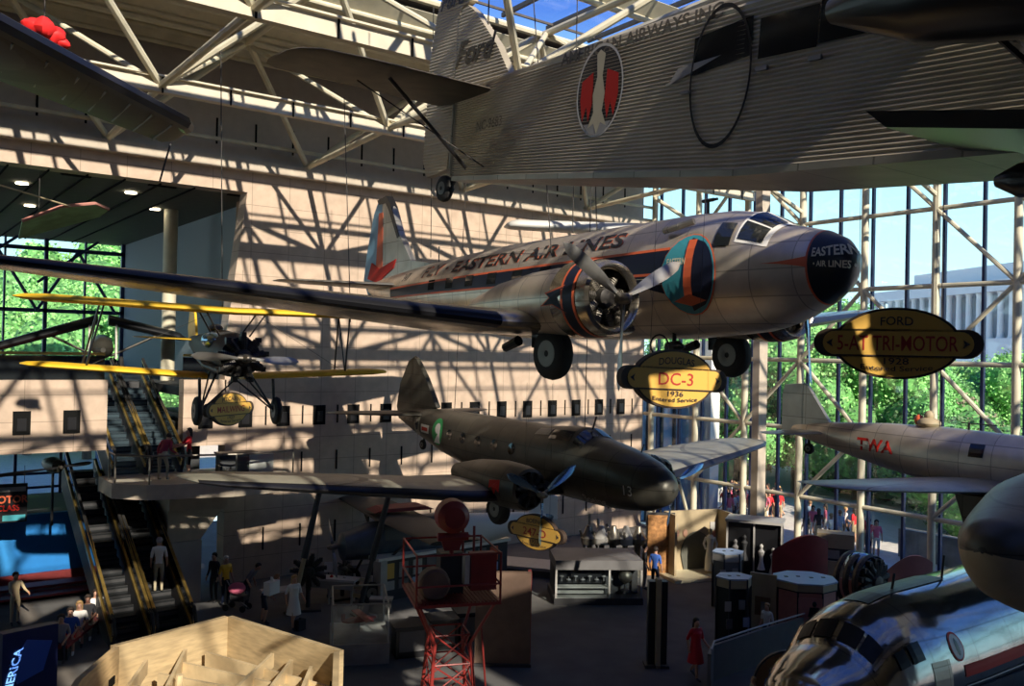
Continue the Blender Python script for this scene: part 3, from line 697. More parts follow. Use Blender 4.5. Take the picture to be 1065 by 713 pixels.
# smooth belly edge strip
mb = MB(); mb.loft([[V((x, s*(tri_st(x)[0]+.03), tri_st(x)[2]+z)) for s, z in ((-1, .05), (-1, -.03), (1, -.03), (1, .05))] for x in (0, 2, 4, 7.2, 13)]); mb.build('belly_panel', 'alu_d', T_)
nose = MB().lathe([(13, .8), (14.0, .74), (14.6, .55)], (0, 0, -.2), 'x', 24).build('nose_engine_cowl', 'alu_d', T_, True)
propeller(T_, (14.9, 0, -.2), 1.5, .25, (90, -90))
# vertical tail
def corr_plate(outl, y, amp=.018, pitch=.06, x0=None):
    """flat plate of vertical outline (x, z) with horizontal ridges on both faces"""
    zs_ = [p[1] for p in outl]; z0_, z1_ = min(zs_), max(zs_); n = int((z1_-z0_)/pitch*2); rows = []
    for i in range(n+1):
        z = z0_+.001+(z1_-z0_-.002)*i/n; xi = []
        for (a, b), (c, d) in zip(outl, outl[1:]+outl[:1]):
            if (b-z)*(d-z) < 0: xi.append(a+(c-a)*(z-b)/(d-b))
        if len(xi) >= 2: rows.append((z, min(xi), max(xi), amp if i % 2 else 0))
    mb = MB(); rings = [[V((a, -y-e, z)), V((b, -y-e, z)), V((b, y+e, z)), V((a, y+e, z))] for z, a, b, e in rows]
    return mb.loft(rings)
corr_plate([(-.15, 1.0), (-.15, 2.15), (-.05, 2.3), (.12, 2.36), (.40, 2.18), (1.15, 1.45), (1.6, .85), (.1, .8)], .07).build('fin', 'corr', T_)
rd = corr_plate([(-.2, .2), (-.28, -.62), (-1.0, -.72), (-1.18, -.4), (-1.15, 1.5), (-1.0, 2.35), (-.75, 2.85), (.2, 3.15), (.22, 2.42), (-.08, 2.36), (-.2, 2.15)], .06).build('rudder', 'corr', T_)
MB().prism([(-.2, 2.15), (-.17, 2.15), (-.17, -.6), (-.2, -.6)], 1, .15).build('hinge_strip', 'alu_d', rd)
for tx, sz, x, z, par, it in (('Ford', .62, .42, 1.45, T_, .35), ('Ford', .42, -.42, 2.55, rd, .35)):
    t = MB(); text_on(t, tx, sz, lambda a, b: V((x+a, -.10, z+b)), .025, it); t.build('lettering', 'black', par)
# sternpost frame
MB().box((.0, 0, 0), (.12, .24, 1.5)).build('sternpost', 'ford_d', T_)
# tailplane: starboard half seen from below
for sy in (-1, 1):
    wing([(.05, 1.35, .62, 2.05, .07), (2.6, 1.3, .66, 1.95, .06), (3.35, 1.22, .66, 1.85, .05), (3.6, 1.0, .66, 1.45, .05), (3.7, .7, .66, .8, .04)], sy).build('tailplane', 'mesh', T_, True)
    MB().tube((.55, sy*.1, -.72), (.7, sy*1.9, .58), .035).build('tail_strut', 'black', T_)
    MB().tube((1.3, sy*.2, -.75), (.1, sy*2.2, .58), .012).build('bracing_wire', 'cabl', T_)
wheel('tail_wheel', T_, (-.25, -.1, -.98), .25, .16)
MB().tube((.1, 0, -.6), (-.25, 0, -.98), .05).tube((-.25, -.12, -.98), (-.25, .1, -.98), .03).build('tail_wheel_fork', 'black', T_)
# emblem: dark oval, red wings, cream eagle
def teli(x, z, rx, rz, off, a0=0, a1=2*PI, r0=0, n=36, mb=None):
    mb = mb or MB(); vs = []
    for i in range(n+1):
        a = a0+(a1-a0)*i/n
        for k in (r0, 1): vs.append(tside(x+rx*k*math.cos(a), z+rz*k*math.sin(a), off))
    return mb.add(vs, [(2*i, 2*i+1, 2*i+3, 2*i+2) for i in range(n)])
def tpoly(pts, off): return MB().add([tside(a, b, off) for a, b in pts], [tuple(range(len(pts)))])
em = teli(4.48, .10, .54, .66, .018).build('emblem', 'black', T_)
teli(4.48, .10, .54, .66, .020, r0=.94).build('emblem_rim', 'white', em)
for s in (-1, 1):
    tpoly([(4.48+s*.16, .38), (4.48+s*.42, .28), (4.48+s*.44, .0), (4.48+s*.36, -.30), (4.48+s*.28, -.1), (4.48+s*.22, -.32), (4.48+s*.14, -.05)], .022).build('emblem_wing', 'red', em)
tpoly([(4.38, .62), (4.46, .68), (4.58, .6), (4.54, .3), (4.62, .05), (4.58, -.2), (4.70, -.42), (4.56, -.36), (4.48, -.52), (4.40, -.36), (4.26, -.42), (4.38, -.2), (4.34, .05), (4.42, .3)], .024).build('emblem_eagle', 'cream', em)
tpoly([(4.16, -.36), (4.80, -.36), (4.66, -.5), (4.48, -.55), (4.30, -.5)], .023).build('emblem_base', 'lgrey', em)
t = MB(); text_on(t, 'AMERICAN AIRWAYS INC', .26, lambda a, b: tside(5.15+a*1.12, .70+b*.95, .018), .02); t.build('lettering', 'ford_d', T_)
t = MB(); text_on(t, 'NC-9683', .24, lambda a, b: tside(1.35+a, .02+b, .018), .015); t.build('lettering', 'ford_d', T_)
# door in its black oval surround, window band
dr = teli(6.85, -.12, .52, 1.02, .03, r0=.0, n=40)
MB().add([tside(6.85+.46*math.cos(a)*min(1, abs(math.cos(a))**-.25), -.12+.86*math.sin(a), .022) for a in [2*PI*k/40 for k in range(40)]], [tuple(range(40))])
do = teli(6.85, -.10, .50, .86, .030, r0=.94, n=48).build('door_frame', 'black', T_)
tpoly([(6.38, -.02), (7.32, .06), (7.32, .52), (6.38, .44)], .026).build('door_window', 'cabin', T_)
tpoly([(5.9, -.05), (5.93, -.08), (6.12, .12), (6.859, .15)], .03).build('window_handle', 'lgrey', T_)
MB().box((6.3, -tri_st(6.3)[0]-.05, -.22), (.14, .05, .03)).build('door_handle', 'lgrey', T_)
for k, (x0_, x1_) in enumerate(((7.42, 8.2), (8.22, 9.0), (9.02, 9.9), (9.92, 10.8), (10.82, 11.7))):
    tpoly([(x0_, -.0+.03*k), (x1_, -.0+.03*k), (x1_, .46+.03*k), (x0_, .46+.03*k)], .022).build('cabin_window', 'cabin', T_)
for x in (7.5, 8.2): MB().box((x, -tri_st(x)[0]-.03, -.12), (.16, .04, .05)).build('grab_handle', 'lgrey', T_)
# high wing, nacelles and gear (mostly above and right of the frame)
for sy in (-1, 1):
    wing([(0, 12.3, 1.5, 3.9, .13), (6, 12.1, 1.7, 3.3, .12), (10.6, 11.7, 1.9, 2.2, .1), (11.5, 11.2, 1.9, 1.1, .08)], sy).build('wing', 'ford_d', T_, True)
    MB().lathe([(12.2, .1), (12.15, .5), (11.6, .55), (10.4, .42), (9.6, .1)], (0, sy*2.5, -.35), 'x', 18).build('nacelle', 'black', T_, True)
    propeller(T_, (12.4, sy*2.5, -.35), 1.5, .25, (90, -90))
    MB().tube((11.6, sy*2.5, .1), (11.4, sy*2.4, 1.3), .05).tube((10.3, sy*2.5, 0), (10.0, sy*2.4, 1.2), .05).tube((10.7, sy*2.5, -.5), (11.0, sy*.75, -1.1), .05).build('nacelle_strut', 'black', T_)
    wheel('tyre', T_, (13.1, sy*2.6, -1.9), .5, .28)
    MB().prism([(9.7, -1.1), (11.9, -1.35), (11.9, -1.5), (9.9, -1.26)], 1, 1.4, sy*1.35).build('gear_fairing', 'black', T_)
    MB().tube((12.6, sy*.7, -1.15), (13.1, sy*2.4, -1.9), .06).tube((13.1, sy*2.4, -1.9), (12, sy*2.5, -.6), .06).build('gear_leg', 'black', T_)
    MB().lathe([(12.2, .04), (11.2, .13), (10.6, .15), (10.4, .05)], (0, sy*1.1, -1.62), 'x', 12).build('gear_shock', 'black', T_, True)

# ---- dark twin-engined airliner, lower middle
B = empty('airliner', (18.14, 16.9, 5.45), pose(-90, -1.4, 0), 'dark anodised twin-engined airliner with green round emblem near tail, hung low', 'airplane')
G = Fus([(0, 0, .02, .02, .02, 2), (-.08, .0, .28, .26, .28, 2), (-.3, .02, .5, .46, .5, 2), (-.8, .05, .72, .66, .74, 2.1), (-1.5, .08, .86, .82, .88, 2.2), (-2.4, .1, .94, .95, .96, 2.3), (-3.0, .12, .96, 1.02, .98, 2.3), (-3.5, .12, .96, 1.26, .98, 2.3), (-4.2, .12, .96, 1.24, .98, 2.3), (-5.4, .12, .96, 1.12, .98, 2.3), (-9, .15, .9, 1.08, .96, 2.2),
         (-11.5, .3, .68, .9, .74, 2.1), (-13.6, .48, .38, .62, .45, 2), (-15.2, .62, .1, .25, .14, 2), (-15.4, .64, .02, .05, .04, 2)])
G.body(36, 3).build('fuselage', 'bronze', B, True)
for a0, a1 in ((4, 30), (-30, -4), (33, 50), (-50, -33)): top_patch(G, -3.02, -3.42, a0, a1, .02, 3, 3).build('windshield', 'ltblue' if a0 < 0 else 'cabin', B)
top_patch(G, -3.6, -4.6, 28, 50, .02, 3, 3).build('cockpit_window', 'cabin', B); top_patch(G, -4.7, -5.4, 22, 42, .015, 3, 3).build('roof_panel', 'bronze_w', B)
for k in range(5):
    x = -6.3-1.0*k; G.disc(x, .42, .20, .19, 12, .012, rings=1).build('cabin_window', 'cabin', B)
    G.disc(x, .42, .20, .19, 12, .012, 1, rings=1).build('cabin_window', 'cabin', B)
tpatch = lambda x, z, w_, h_, m_, nm, o_=.014: G.patch(lambda u, v: (x-w_*u, z+h_*v), 4, 4, o_).build(nm, m_, B)
t = MB(); text_on(t, '13', .40, lambda a, b: G.side(-1.05-0*a+a, -.12+b, .02), .0); t.build('lettering', 'lgrey', B)
t = MB(); text_on(t, 'Boeing', .34, lambda a, b: G.side(-2.5+a, -.62+b, .02), .01, .3); t.build('lettering', 'lgrey', B)
e = G.disc(-11.25, .42, .42, .50, 24, .02).build('emblem', mat('emblem_green', (.03, .35, .10), .5), B)
t = MB(); G.disc(-11.2, .55, .2, .2, 10, .03, mb=t); G.patch(lambda u, v: (-11.0-.5*u, .0+.5*v*(1-u)), 4, 3, .03, mb=t); t.build('emblem_figure', 'white', e)
tpatch(-12.0, .25, .75, .32, 'white', 'flag_panel'); G.patch(lambda u, v: (-12.1-.55*u, .33+.14*v), 3, 2, .025).build('flag_stripe', 'red', B)
G.patch(lambda u, v: (-12.95-.5*u, .1+.75*v), 4, 4, .012).build('door', 'bronze_w', B)
G.disc(-13.2, .48, .16, .2, 10, .02).build('door_window', 'cabin', B)
t = MB(); text_on(t, 'UNITED', .2, lambda a, b: G.side(-14.0+a, .62+b, .014), .02); t.build('lettering', 'lgrey', B)
MB().prism([(-12.3, 1.2), (-13.2, 2.3), (-14.0, 3.05), (-14.2, 3.12), (-14.2, .75)], 1, .2, 0, bev=.03).build('fin', 'bronze', B)
MB().prism([(-14.2, 3.12), (-14.6, 2.95), (-15.25, 2.0), (-15.5, 1.0), (-15.3, .5), (-14.2, .6)], 1, .16, 0, bev=.03).build('rudder', 'bronze', B)
for sy in (-1, 1):
    wing([(.2, -12.9, .85, 2.3, .1), (2.9, -13.6, .9, 1.4, .09), (3.5, -14.0, .9, .8, .07), (3.65, -14.3, .9, .3, .05)], sy).build('tailplane', 'bronze', B, True)
    wm = ['bronze', 'bronze_w']
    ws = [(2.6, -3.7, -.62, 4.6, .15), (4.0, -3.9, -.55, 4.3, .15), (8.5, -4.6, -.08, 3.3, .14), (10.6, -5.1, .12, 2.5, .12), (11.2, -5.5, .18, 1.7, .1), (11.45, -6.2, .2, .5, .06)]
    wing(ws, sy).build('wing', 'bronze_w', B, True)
    boot([(a, b, c, d, e_) for a, b, c, d, e_ in ws[:-1]], sy, .05, .006).build('leading_edge', 'black', B, True)
    y = 2.66*sy; zc = -.25
    MB().lathe([(-3.0, .52), (-3.05, .6), (-3.4, .66), (-4.2, .68), (-5.5, .55), (-6.8, .25), (-7.0, .05)], (0, y, zc), 'x', 26, caps=False).build('nacelle', 'bronze', B, True)
    MB().lathe([(-3.2, .57), (-3.22, .03)], (0, y, zc), 'x', 20, caps=False).build('firewall', 'black', B)
    radial(B, (-3.0, y, zc), .5, 9)
    if sy < 0:
        vs = [V((-3.6-.22*k, y-.69*math.cos(b), zc+.69*math.sin(b))) for k, b in ((0, .35), (2.2, .25), (2.2, -.1), (1.6, .0), (1.2, -.35), (.6, -.05), (0, -.2))]
        MB().add(vs, [tuple(range(7))]).build('cowling_mark', 'red', B)
    propeller(B, (-2.45, y, zc-.05), 1.42, .24, (180, 62, -58) if sy < 0 else (170, 50, -70), 'propb' if 1 else 'propm', .09)
    wheel('tyre', B, (-4.5, y, -1.05), .48, .32)
MB().loft(wing_rings([(0, -3.8, -.62, 4.3, .14), (2.7, -3.9, -.55, 3.9, .15)], 1)[::-1]+wing_rings([(0, -3.8, -.62, 4.3, .14), (2.7, -3.9, -.55, 3.9, .15)], -1)[1:]).build('wing_centre', 'bronze', B, True)
wheel('tail_wheel', B, (-13.4, 0, -.35), .2, .13); MB().tube((-13.2, 0, .2), (-13.4, 0, -.35), .05).build('tail_wheel_strut', 'black', B)
MB().tube((-3.3, -.1, 1.35), (-3.15, -.1, 1.75), .03).build('aerial_mast', 'black', B)
MB().tube((-1.3, 0, .9), (-1.2, 0, 1.15), .02).build('pitot_mast', 'black', B)

# ---- single-engined metal mail plane, right
A = empty('mail_plane', (22.9, 7.95, 6.62), pose(-90, -.6, 0), 'bare metal single-engined monoplane with red letters, hung before the glass wall', 'airplane')
N = Fus([(-.6, 0, .62, .62, .62, 2), (-1.0, 0, .70, .70, .70, 2), (-2.0, 0, .74, .76, .76, 2.1), (-4, .02, .70, .78, .72, 2.1), (-5.5, .08, .55, .68, .56, 2), (-7.2, .2, .30, .44, .34, 2), (-8.5, .3, .1, .18, .14, 2), (-8.7, .32, .03, .05, .04, 2)])
N.body(30, 3).build('fuselage', 'alu_b', A, True)
cw = MB().lathe([(-.05, .6), (0, .66), (-.15, .78), (-.8, .8), (-.85, .7), (-.1, .62)], (0, 0, 0), 'x', 28, caps=False).build('cowling', 'alu_b', A, True)
radial(A, (-.4, 0, 0), .6, 9); propeller(A, (.2, 0, 0), 1.4, .24, (20, 200))
t = MB(); text_fit(t, 'TWA', .46, -6.15, -5.0, lambda a, b: N.side(a, .14+b, .014), .035); t.build('lettering', 'red', A)
N.patch(lambda u, v: (-2.6-.36*u, .18+.32*v), 3, 3, .014).build('cabin_window', 'cabin', A)
t = MB(); text_on(t, 'ALPHA', .14, lambda a, b: N.side(-1.2+a, -.45+b, .014), .03); t.build('lettering', 'black', A)
N.patch(lambda u, v: (-1.0-.7*u, -.6+.3*v), 4, 2, .012).build('access_panel', 'alu_d', A)
MB().prism([(-7.2, .5), (-8.05, 1.65), (-8.2, 1.72), (-8.2, .4)], 1, .14, 0, bev=.03).build('fin', 'alu_d', A)
rd = MB().prism([(-8.2, 1.72), (-8.85, 1.66), (-8.95, 1.4), (-8.95, .1), (-8.2, .2)], 1, .12, 0, bev=.02).build('rudder', 'alu_d', A)
MB().ball((-4.35, 0, .86), (.3, .3, .16), 14, 8).build('cockpit_coaming', 'tan', A, True)
MB().box((-3.75, 0, .95), (.02, .5, .26)).build('windscreen', 'glass', A)
for k, (x, z) in enumerate(((-4.35, 1.05), (-4.62, .92))):
    hp = MB().ball((x, 0, z), (.13, .12, .15), 12, 8).build('pilot_dummy_head', 'orange' if k else 'tan', A, True)
for sy in (-1, 1):
    wing([(.5, -1.7, -.55, 2.7, .16), (2.6, -2.1, -.42, 2.2, .14), (5.3, -2.6, -.26, 1.6, .12), (6.1, -2.95, -.2, 1.1, .1), (6.35, -3.4, -.18, .4, .06)], sy).build('wing', 'alu_d', A, True)
    wing([(.1, -7.35, .3, 1.3, .09), (1.6, -7.6, .3, .95, .08), (2.0, -7.85, .3, .4, .06)], sy).build('tailplane', 'alu_d', A, True)
    MB().prism([(-1.2, -.55), (-3.0, -.6), (-2.7, -1.5), (-2.1, -1.85), (-1.5, -1.6)], 1, .38, sy*1.25, bev=.12).build('gear_fairing', 'bronze', A)
    wheel('tyre', A, (-1.9, sy*1.25, -1.75), .4, .22)
wheel('tail_wheel', A, (-8.0, 0, -.22), .17, .12); MB().tube((-8, 0, .1), (-8, 0, -.2), .04).build('tail_wheel_strut', 'black', A)
MB().tube((-3.3, 0, .75), (-3.3, 0, .95), .03).tube((-3.5, 0, .95), (-2.6, 0, .95), .015).build('pitot_mast', 'black', A)

# ---- yellow-winged mail biplane, left
P = empty('biplane', (7.7, 21.33, 8.88), pose(265.2, -2.6, -.8), 'biplane with long yellow wings and black radial engine, hung left of centre', 'airplane')
Q = Fus([(-.55, 0, .5, .5, .5, 2), (-1.2, 0, .55, .58, .55, 2.2), (-2.6, 0, .5, .62, .55, 2.4), (-3.6, 0, .42, .5, .5, 2.4), (-6.3, .1, .08, .2, .15, 2)])
Q.body(24, 2).build('fuselage', 'dgrey', P, True)
radial(P, (-.35, 0, 0), .62, 9)
e2 = radial(P, (-.45, 0, -.02), .58, 9); 
propeller(P, (.0, 0, 0), 1.32, .24, (88, -92), 'propm', .1)
US = [(0, -1.0, 1.12, 1.45, .16), (4.3, -1.0, 1.2, 1.45, .16), (4.8, -1.12, 1.21, 1.2, .13), (5.0, -1.45, 1.22, .5, .06)]
LS = [(.45, -1.85, -.62, 1.35, .15), (4.2, -1.85, -.42, 1.35, .15), (4.6, -2.0, -.40, 1.05, .12), (4.75, -2.3, -.4, .45, .06)]
for sy in (-1, 1):
    wing(US, sy).build('upper_wing', 'yellow', P, True); wing(LS, sy).build('lower_wing', 'yellow', P, True)
    for x in (-1.25, -2.1):
        MB().tube((x, sy*.38, .5), (x+.1, sy*.75, 1.1), .022).build('cabane_strut', 'black', P)
        MB().tube((x-.8, sy*3.35, -.45), (x, sy*3.1, 1.15), .025).build('wing_strut', 'black', P)
    MB().tube((-2.05, sy*3.35, -.45), (-2.1, sy*3.1, 1.15), .018).build('wing_strut', 'black', P)
    MB().tube((-1.3, sy*.5, 1.1), (-2.1, sy*3.3, -.4), .006, n=4).build('bracing_wire', 'cabl', P)
    MB().tube((-1.2, sy*.4, -.4), (-.6, sy*.9, -1.32), .028).build('gear_leg', 'black', P)
    MB().tube((-2.0, sy*.4, -.45), (-.6, sy*.9, -1.32), .022).build('gear_leg', 'black', P)
    MB().tube((-1.0, sy*-.1, -.5), (-.6, sy*.85, -1.3), .022).build('gear_leg', 'black', P)
    MB().tube((-.6, sy*.92, -1.3), (-.8, sy*.92, -.55), .04).build('shock_strut', 'black', P)
    wheel('tyre', P, (-.6, sy*.98, -1.35), .36, .16)
    wing([(.1, -5.6, .2, .9, .08), (1.4, -5.7, .22, .7, .07), (1.7, -5.9, .22, .3, .05)], sy).build('tailplane', 'yellow', P, True)
MB().prism([(-5.5, .25), (-5.9, 1.0), (-6.2, 1.2), (-6.6, 1.1), (-6.75, .5), (-6.5, .05)], 1, .07, 0, bev=.05).build('fin', 'yellow', P)
MB().ball((-3.3, 0, .62), (.25, .2, .14), 10, 6).build('headrest', 'dgrey', P, True)
MB().add([(-2.5, -.3, .6), (-2.5, .3, .6), (-2.7, .25, .9), (-2.7, -.25, .9)], [(0, 1, 2, 3)]).build('windscreen', 'glass', P)
MB().path([(-.5, -.5, -.35), (-1.5, -.62, -.3), (-2.6, -.6, -.1)], .09, 10).build('exhaust_pipe', 'engine', P, True)
MB().ball((-1.9, -.42, .35), (.5, .25, .22), 12, 8).build('fuselage_fairing', 'propb', P, True)

# ---- dark wing tip, upper left foreground
def free_wing(name, tipc, rootc, chord_dir, tip_ch, root_ch, th, m, label, cat='wing', nsec=8, mk=None):
    tipc, rootc, cd = V(tipc), V(rootc), V(chord_dir).normalized(); L = (rootc-tipc).length; upv = (rootc-tipc).normalized().cross(cd).normalized()
    if upv.z < 0: upv = -upv
    rings = []
    for k, t_ in enumerate((0, .006, .02, .05, .12, .3, .6, 1)):
        c = tipc.lerp(rootc, t_); e_ = min(1, math.sqrt(max(.0, t_/.05))) if t_ < .05 else 1; ch = (tip_ch+(root_ch-tip_ch)*t_)*(.35+.65*e_)
        rings.append([c+cd*(a*ch+(tip_ch*(1-.35-.65*e_))*.35)+upv*(b*th*ch) for a, b in AF])
    o = empty(name, tuple(rootc), label=label, cat=cat)
    MB().loft([[p-rootc for p in r] for r in rings]).build('wing_skin', m, o, True)
    return o, rings, rootc
wf = free_wing('aircraft_wing', (3.29, 11.22, 11.9), (.0, 7.2, 11.72), (.05, 1, -.02), 1.15, 1.75, .13, 'dkfab' if 'dkfab' in MT else 'bronze', 'dark fabric wing of an aircraft entering at the upper left corner')
wr_ = wf[1]
# leading edge strip and ribs under the dark wing
o = wf[0]; rc = wf[2]
t = MB()
for a, b in zip(wr_[2:], wr_[3:]):
    i0 = AF.index(min(AF, key=lambda q: q[0])); 
    t.tube(a[i0]-rc, b[i0]-rc, .09, n=8)
t.build('leading_edge', 'black', o, True)
t = MB()
for k in range(1, 9):
    c = V((3.29, 11.22, 11.9)).lerp(rc, .1*k); t.tube(c+V((.02, .15, -.06))-rc, c+V((.05, 1.15, -.05))-rc, .012, n=5)
t.build('rib_tape', 'bronze_w', o)
MB().tube(V((3.3, 12.2, 11.86))-rc, V((3.1, 11.9, 11.3))-rc, .012).build('tip_wire', 'cabl', o)

# ---- pale green wing tip by the upper gallery
gw_ = empty('glider_wing', (4.6, 36.2, 12.85), label='pale green fabric wing tip hanging in the upper gallery opening, left', cat='wing')
pts = [(0, 0, 0), (-.2, -2.3, .35), (.9, -2.7, .9), (2.0, -2.6, 1.15), (2.55, -2.1, 1.08), (2.4, -1.4, .9)]
vs = [V(p) for p in pts]+[V(p)+V((0, 0, .09)) for p in pts]; n = 6
MB().add(vs, [tuple(range(n))[::-1], tuple(range(n, 2*n))]+[(i, (i+1) % n, n+(i+1) % n, n+i) for i in range(n)]).build('wing_fabric', 'ltgreen', gw_)
MB().path([vs[1]+V((0, 0, .05)), vs[2]+V((0, 0, .06)), vs[3]+V((0, 0, .06)), vs[4]+V((0, 0, .05))], .06, 6).build('wing_edge', 'pink', gw_)
MB().tube((1.2, -2.7, 1.0), (-3.0, -5.6, 1.4), .03).build('spar_tube', 'tan', gw_)
# ---- off-white wing tip behind the silver airliner's back
o, *_ = free_wing('aircraft_wing', (20.0, 27.2, 14.05), (26, 25.2, 14.2), (.25, 1, .0), 1.3, 2.0, .34, 'wingw', 'off-white wing tip hanging behind the back of the silver airliner')
# ---- small dark craft in the upper gallery
o = empty('gallery_aircraft', (8.0, 38.5, 8.35), (0, 0, R_(-100)), 'dark folded-wing aircraft standing in the upper gallery behind yellow wings', 'airplane')
Fus([(0, .55, .1, .1, .1, 2), (-.4, .6, .4, .4, .4, 2), (-2, .7, .45, .5, .4, 2), (-5, .8, .12, .2, .2, 2)]).body(16, 2).build('fuselage', 'bronze', o, True)
for sy in (-1, 1): wing([(.2, -.6, 1.75, 1.8, .3), (3.0 if sy > 0 else 4.6, -.9, 1.15 if sy > 0 else .3, 1.7, .26), (3.3 if sy > 0 else 4.9, -1.3, 1.08 if sy > 0 else .2, .8, .2)], sy).build('wing', 'darkpane', o, True); MB().tube((-.9, sy*.3, .3), (-1.1, sy*2.3, 1.3), .05).build('wing_strut', 'bronze', o)
for sy in (-1, 1): MB().prism([(-.3, .2), (-.7, 1.75), (-1.2, 1.75), (-.9, .2)], 1, .08, sy*.5).build('cabin_strut', 'bronze', o)
wheel('tyre', o, (-.6, .7, -.05), .35, .18); wheel('tyre', o, (-.6, -.7, -.05), .35, .18)
o = empty('gallery_craft', (3.8, 38.0, 7.6), (0, 0, R_(-95)), 'low dark red craft with clear canopy in the upper gallery, far left', 'airplane')
Fus([(0, .6, .05, .05, .05, 2), (-.8, .65, .4, .35, .3, 2), (-2.2, .8, .5, .5, .4, 2), (-4.5, .7, .1, .15, .15, 2)]).body(16, 2).build('hull', 'darkred', o, True)
MB().ball((-1.8, 0, 1.15), (.5, .3, .25), 12, 8).build('canopy', 'cabin', o, True); wing([(-3.2, -1.4, .9, 1.1, .08), (0, -1.3, .9, 1.2, .1), (3.2, -1.4, .9, 1.1, .08)]).build('wing', 'darkred', o, True)
# ---- small propeller craft hanging in the lower left opening
o = empty('hanging_engine', (5.9, 35.5, 4.72), (0, 0, R_(-80)), 'small engine with long thin propeller hung below the gallery, left', 'aircraft engine')
MB().lathe([(.3, .05), (.2, .22), (-.3, .3), (-.9, .2), (-1.2, .05)], (0, 0, 0), 'x', 16).build('engine_body', 'bronze', o, True)
MB().tube((.35, 0, 0), (.5, 0, 0), .06).build('propeller_hub', 'engine_l', o)
for a in (-90, 90): blade_mb(2.4 if a > 0 else 1.1, .16).xf(M.Translation((.42, 0, 0)) @ M.Rotation(R_(a+4), 4, 'X')).build('propeller_blade', 'black', o, True)
MB().tube((-.3, 0, -.2), (-.3, 0, -2.2), .05).build('support_pole', 'black', o)

# ---- four-engined airliner nose section, bottom right
S = empty('airliner_nose_section', (15.0, 11.0, 0), (0, 0, PI), 'large dull metal airliner front section with red stripe standing lower right', 'airplane')
K = Fus([(0, 1.9, .03, .03, .03, 2), (-.1, 1.92, .4, .36, .4, 2), (-.5, 2.0, .85, .72, .85, 2), (-1.1, 2.1, 1.15, .9, 1.15, 2), (-1.7, 2.18, 1.32, 1.0, 1.35, 2), (-2.15, 2.22, 1.42, 1.42, 1.45, 2), (-2.7, 2.26, 1.5, 1.6, 1.52, 2), (-3.6, 2.3, 1.58, 1.68, 1.6, 2), (-5, 2.3, 1.64, 1.68, 1.66, 2), (-8, 2.3, 1.66, 1.68, 1.66, 2), (-13.5, 2.3, 1.66, 1.68, 1.66, 2)])
K.body(48, 3).build('fuselage', 'dc7' if 'dc7' in MT else 'alu', S, True)
for a0, a1 in ((3, 22), (25, 42), (-22, -3), (-42, -25)): top_patch(K, -1.76, -2.08, a0, a1, .03, 3, 3).build('windshield', 'darkpane', S)
for s_ in (-1, 1):
    top_patch(K, -2.2, -2.48, s_*50, s_*63, .03, 3, 3).build('cockpit_window', 'darkpane', S); top_patch(K, -2.58, -2.95, s_*50, s_*64, .03, 3, 3).build('cockpit_window', 'darkpane', S)
    top_patch(K, -1.70, -3.0, s_*45, s_*48, .04, 6, 1).build('eyebrow_highlight', 'alu', S)  # highlight on the brow over the windows, put in as a brighter metal strip
    K.patch(lambda u, v: (-4.2-9.0*u, 2.45+.24*v), 20, 2, .015, sy=s_).build('red_stripe', 'red', S)
    for q in (0, 1): K.patch(lambda u, v: (-4.2-9.0*u, 2.25-.12*q+.03*v), 20, 1, .02, sy=s_).build('pinstripe', 'white' if q == 0 else 'navy', S)
    e = K.disc(-4.1, 3.07, .24, .28, 20, .015, s_).build('emblem', 'red', S); K.disc(-4.1, 3.07, .2, .24, 20, .022, s_).build('emblem_ground', 'white', e); K.disc(-4.1, 3.07, .06, .17, 10, .03, s_).build('emblem_figure', 'black', e)
K.patch(lambda u, v: (-3.1-.6*u, 2.9-1.4*v), 6, 8, .012, sy=1).build('crew_door', 'alu_d', S)
top_patch(K, -2.8, -6.0, -6, 20, .02, 5, 5).build('dark_reflection', 'bronze', S)  # dark reflection along the hull top, laid on as a darker patch
for x, h_ in ((-4.0, .35), (-6.2, .5)): MB().tube((x, 0, K.at(x)[0]+K.at(x)[2]-.02), (x-.1, 0, K.at(x)[0]+K.at(x)[2]+h_), .03).build('aerial_mast', 'black', S)
for x in (-4, -9): MB().box((x, 0, .36), (.6, 1.8, .7)).build('support_cradle', 'dgrey', S)
# ---- big jet nose at the right edge
J = empty('jet_nose_section', (13.6, 6.45, 6.35), (0, 0, PI), 'bulbous black and tan jet nose poking in at the right edge', 'airplane')
JF = Fus([(0, 0, .03, .03, .03, 2), (-.06, 0, .26, .24, .28, 2), (-.25, .0, .46, .42, .54, 2), (-.7, .0, .72, .52, .86, 2), (-1.4, .0, .98, .70, 1.12, 2), (-2.4, .05, 1.25, .95, 1.5, 2), (-4.2, .05, 1.5, 1.1, 1.8, 2), (-6.5, .05, 1.6, 1.2, 1.9, 2)])
mb = MB(); X_ = [0, -.03, -.06, -.12, -.25, -.45, -.7, -1, -1.4, -1.9, -2.4, -3.2, -4.2, -6.5]
mb.loft([JF.ring(x, 48) for x in X_])
for i, f_ in enumerate(mb.f):
    c = sum((mb.v[k] for k in f_), V())/len(f_); mb.m[i] = 1 if c.z < -.02-.22*abs(c.x) else 0
mb.build('nose_skin', ['bronze', 'tan'], J, True)


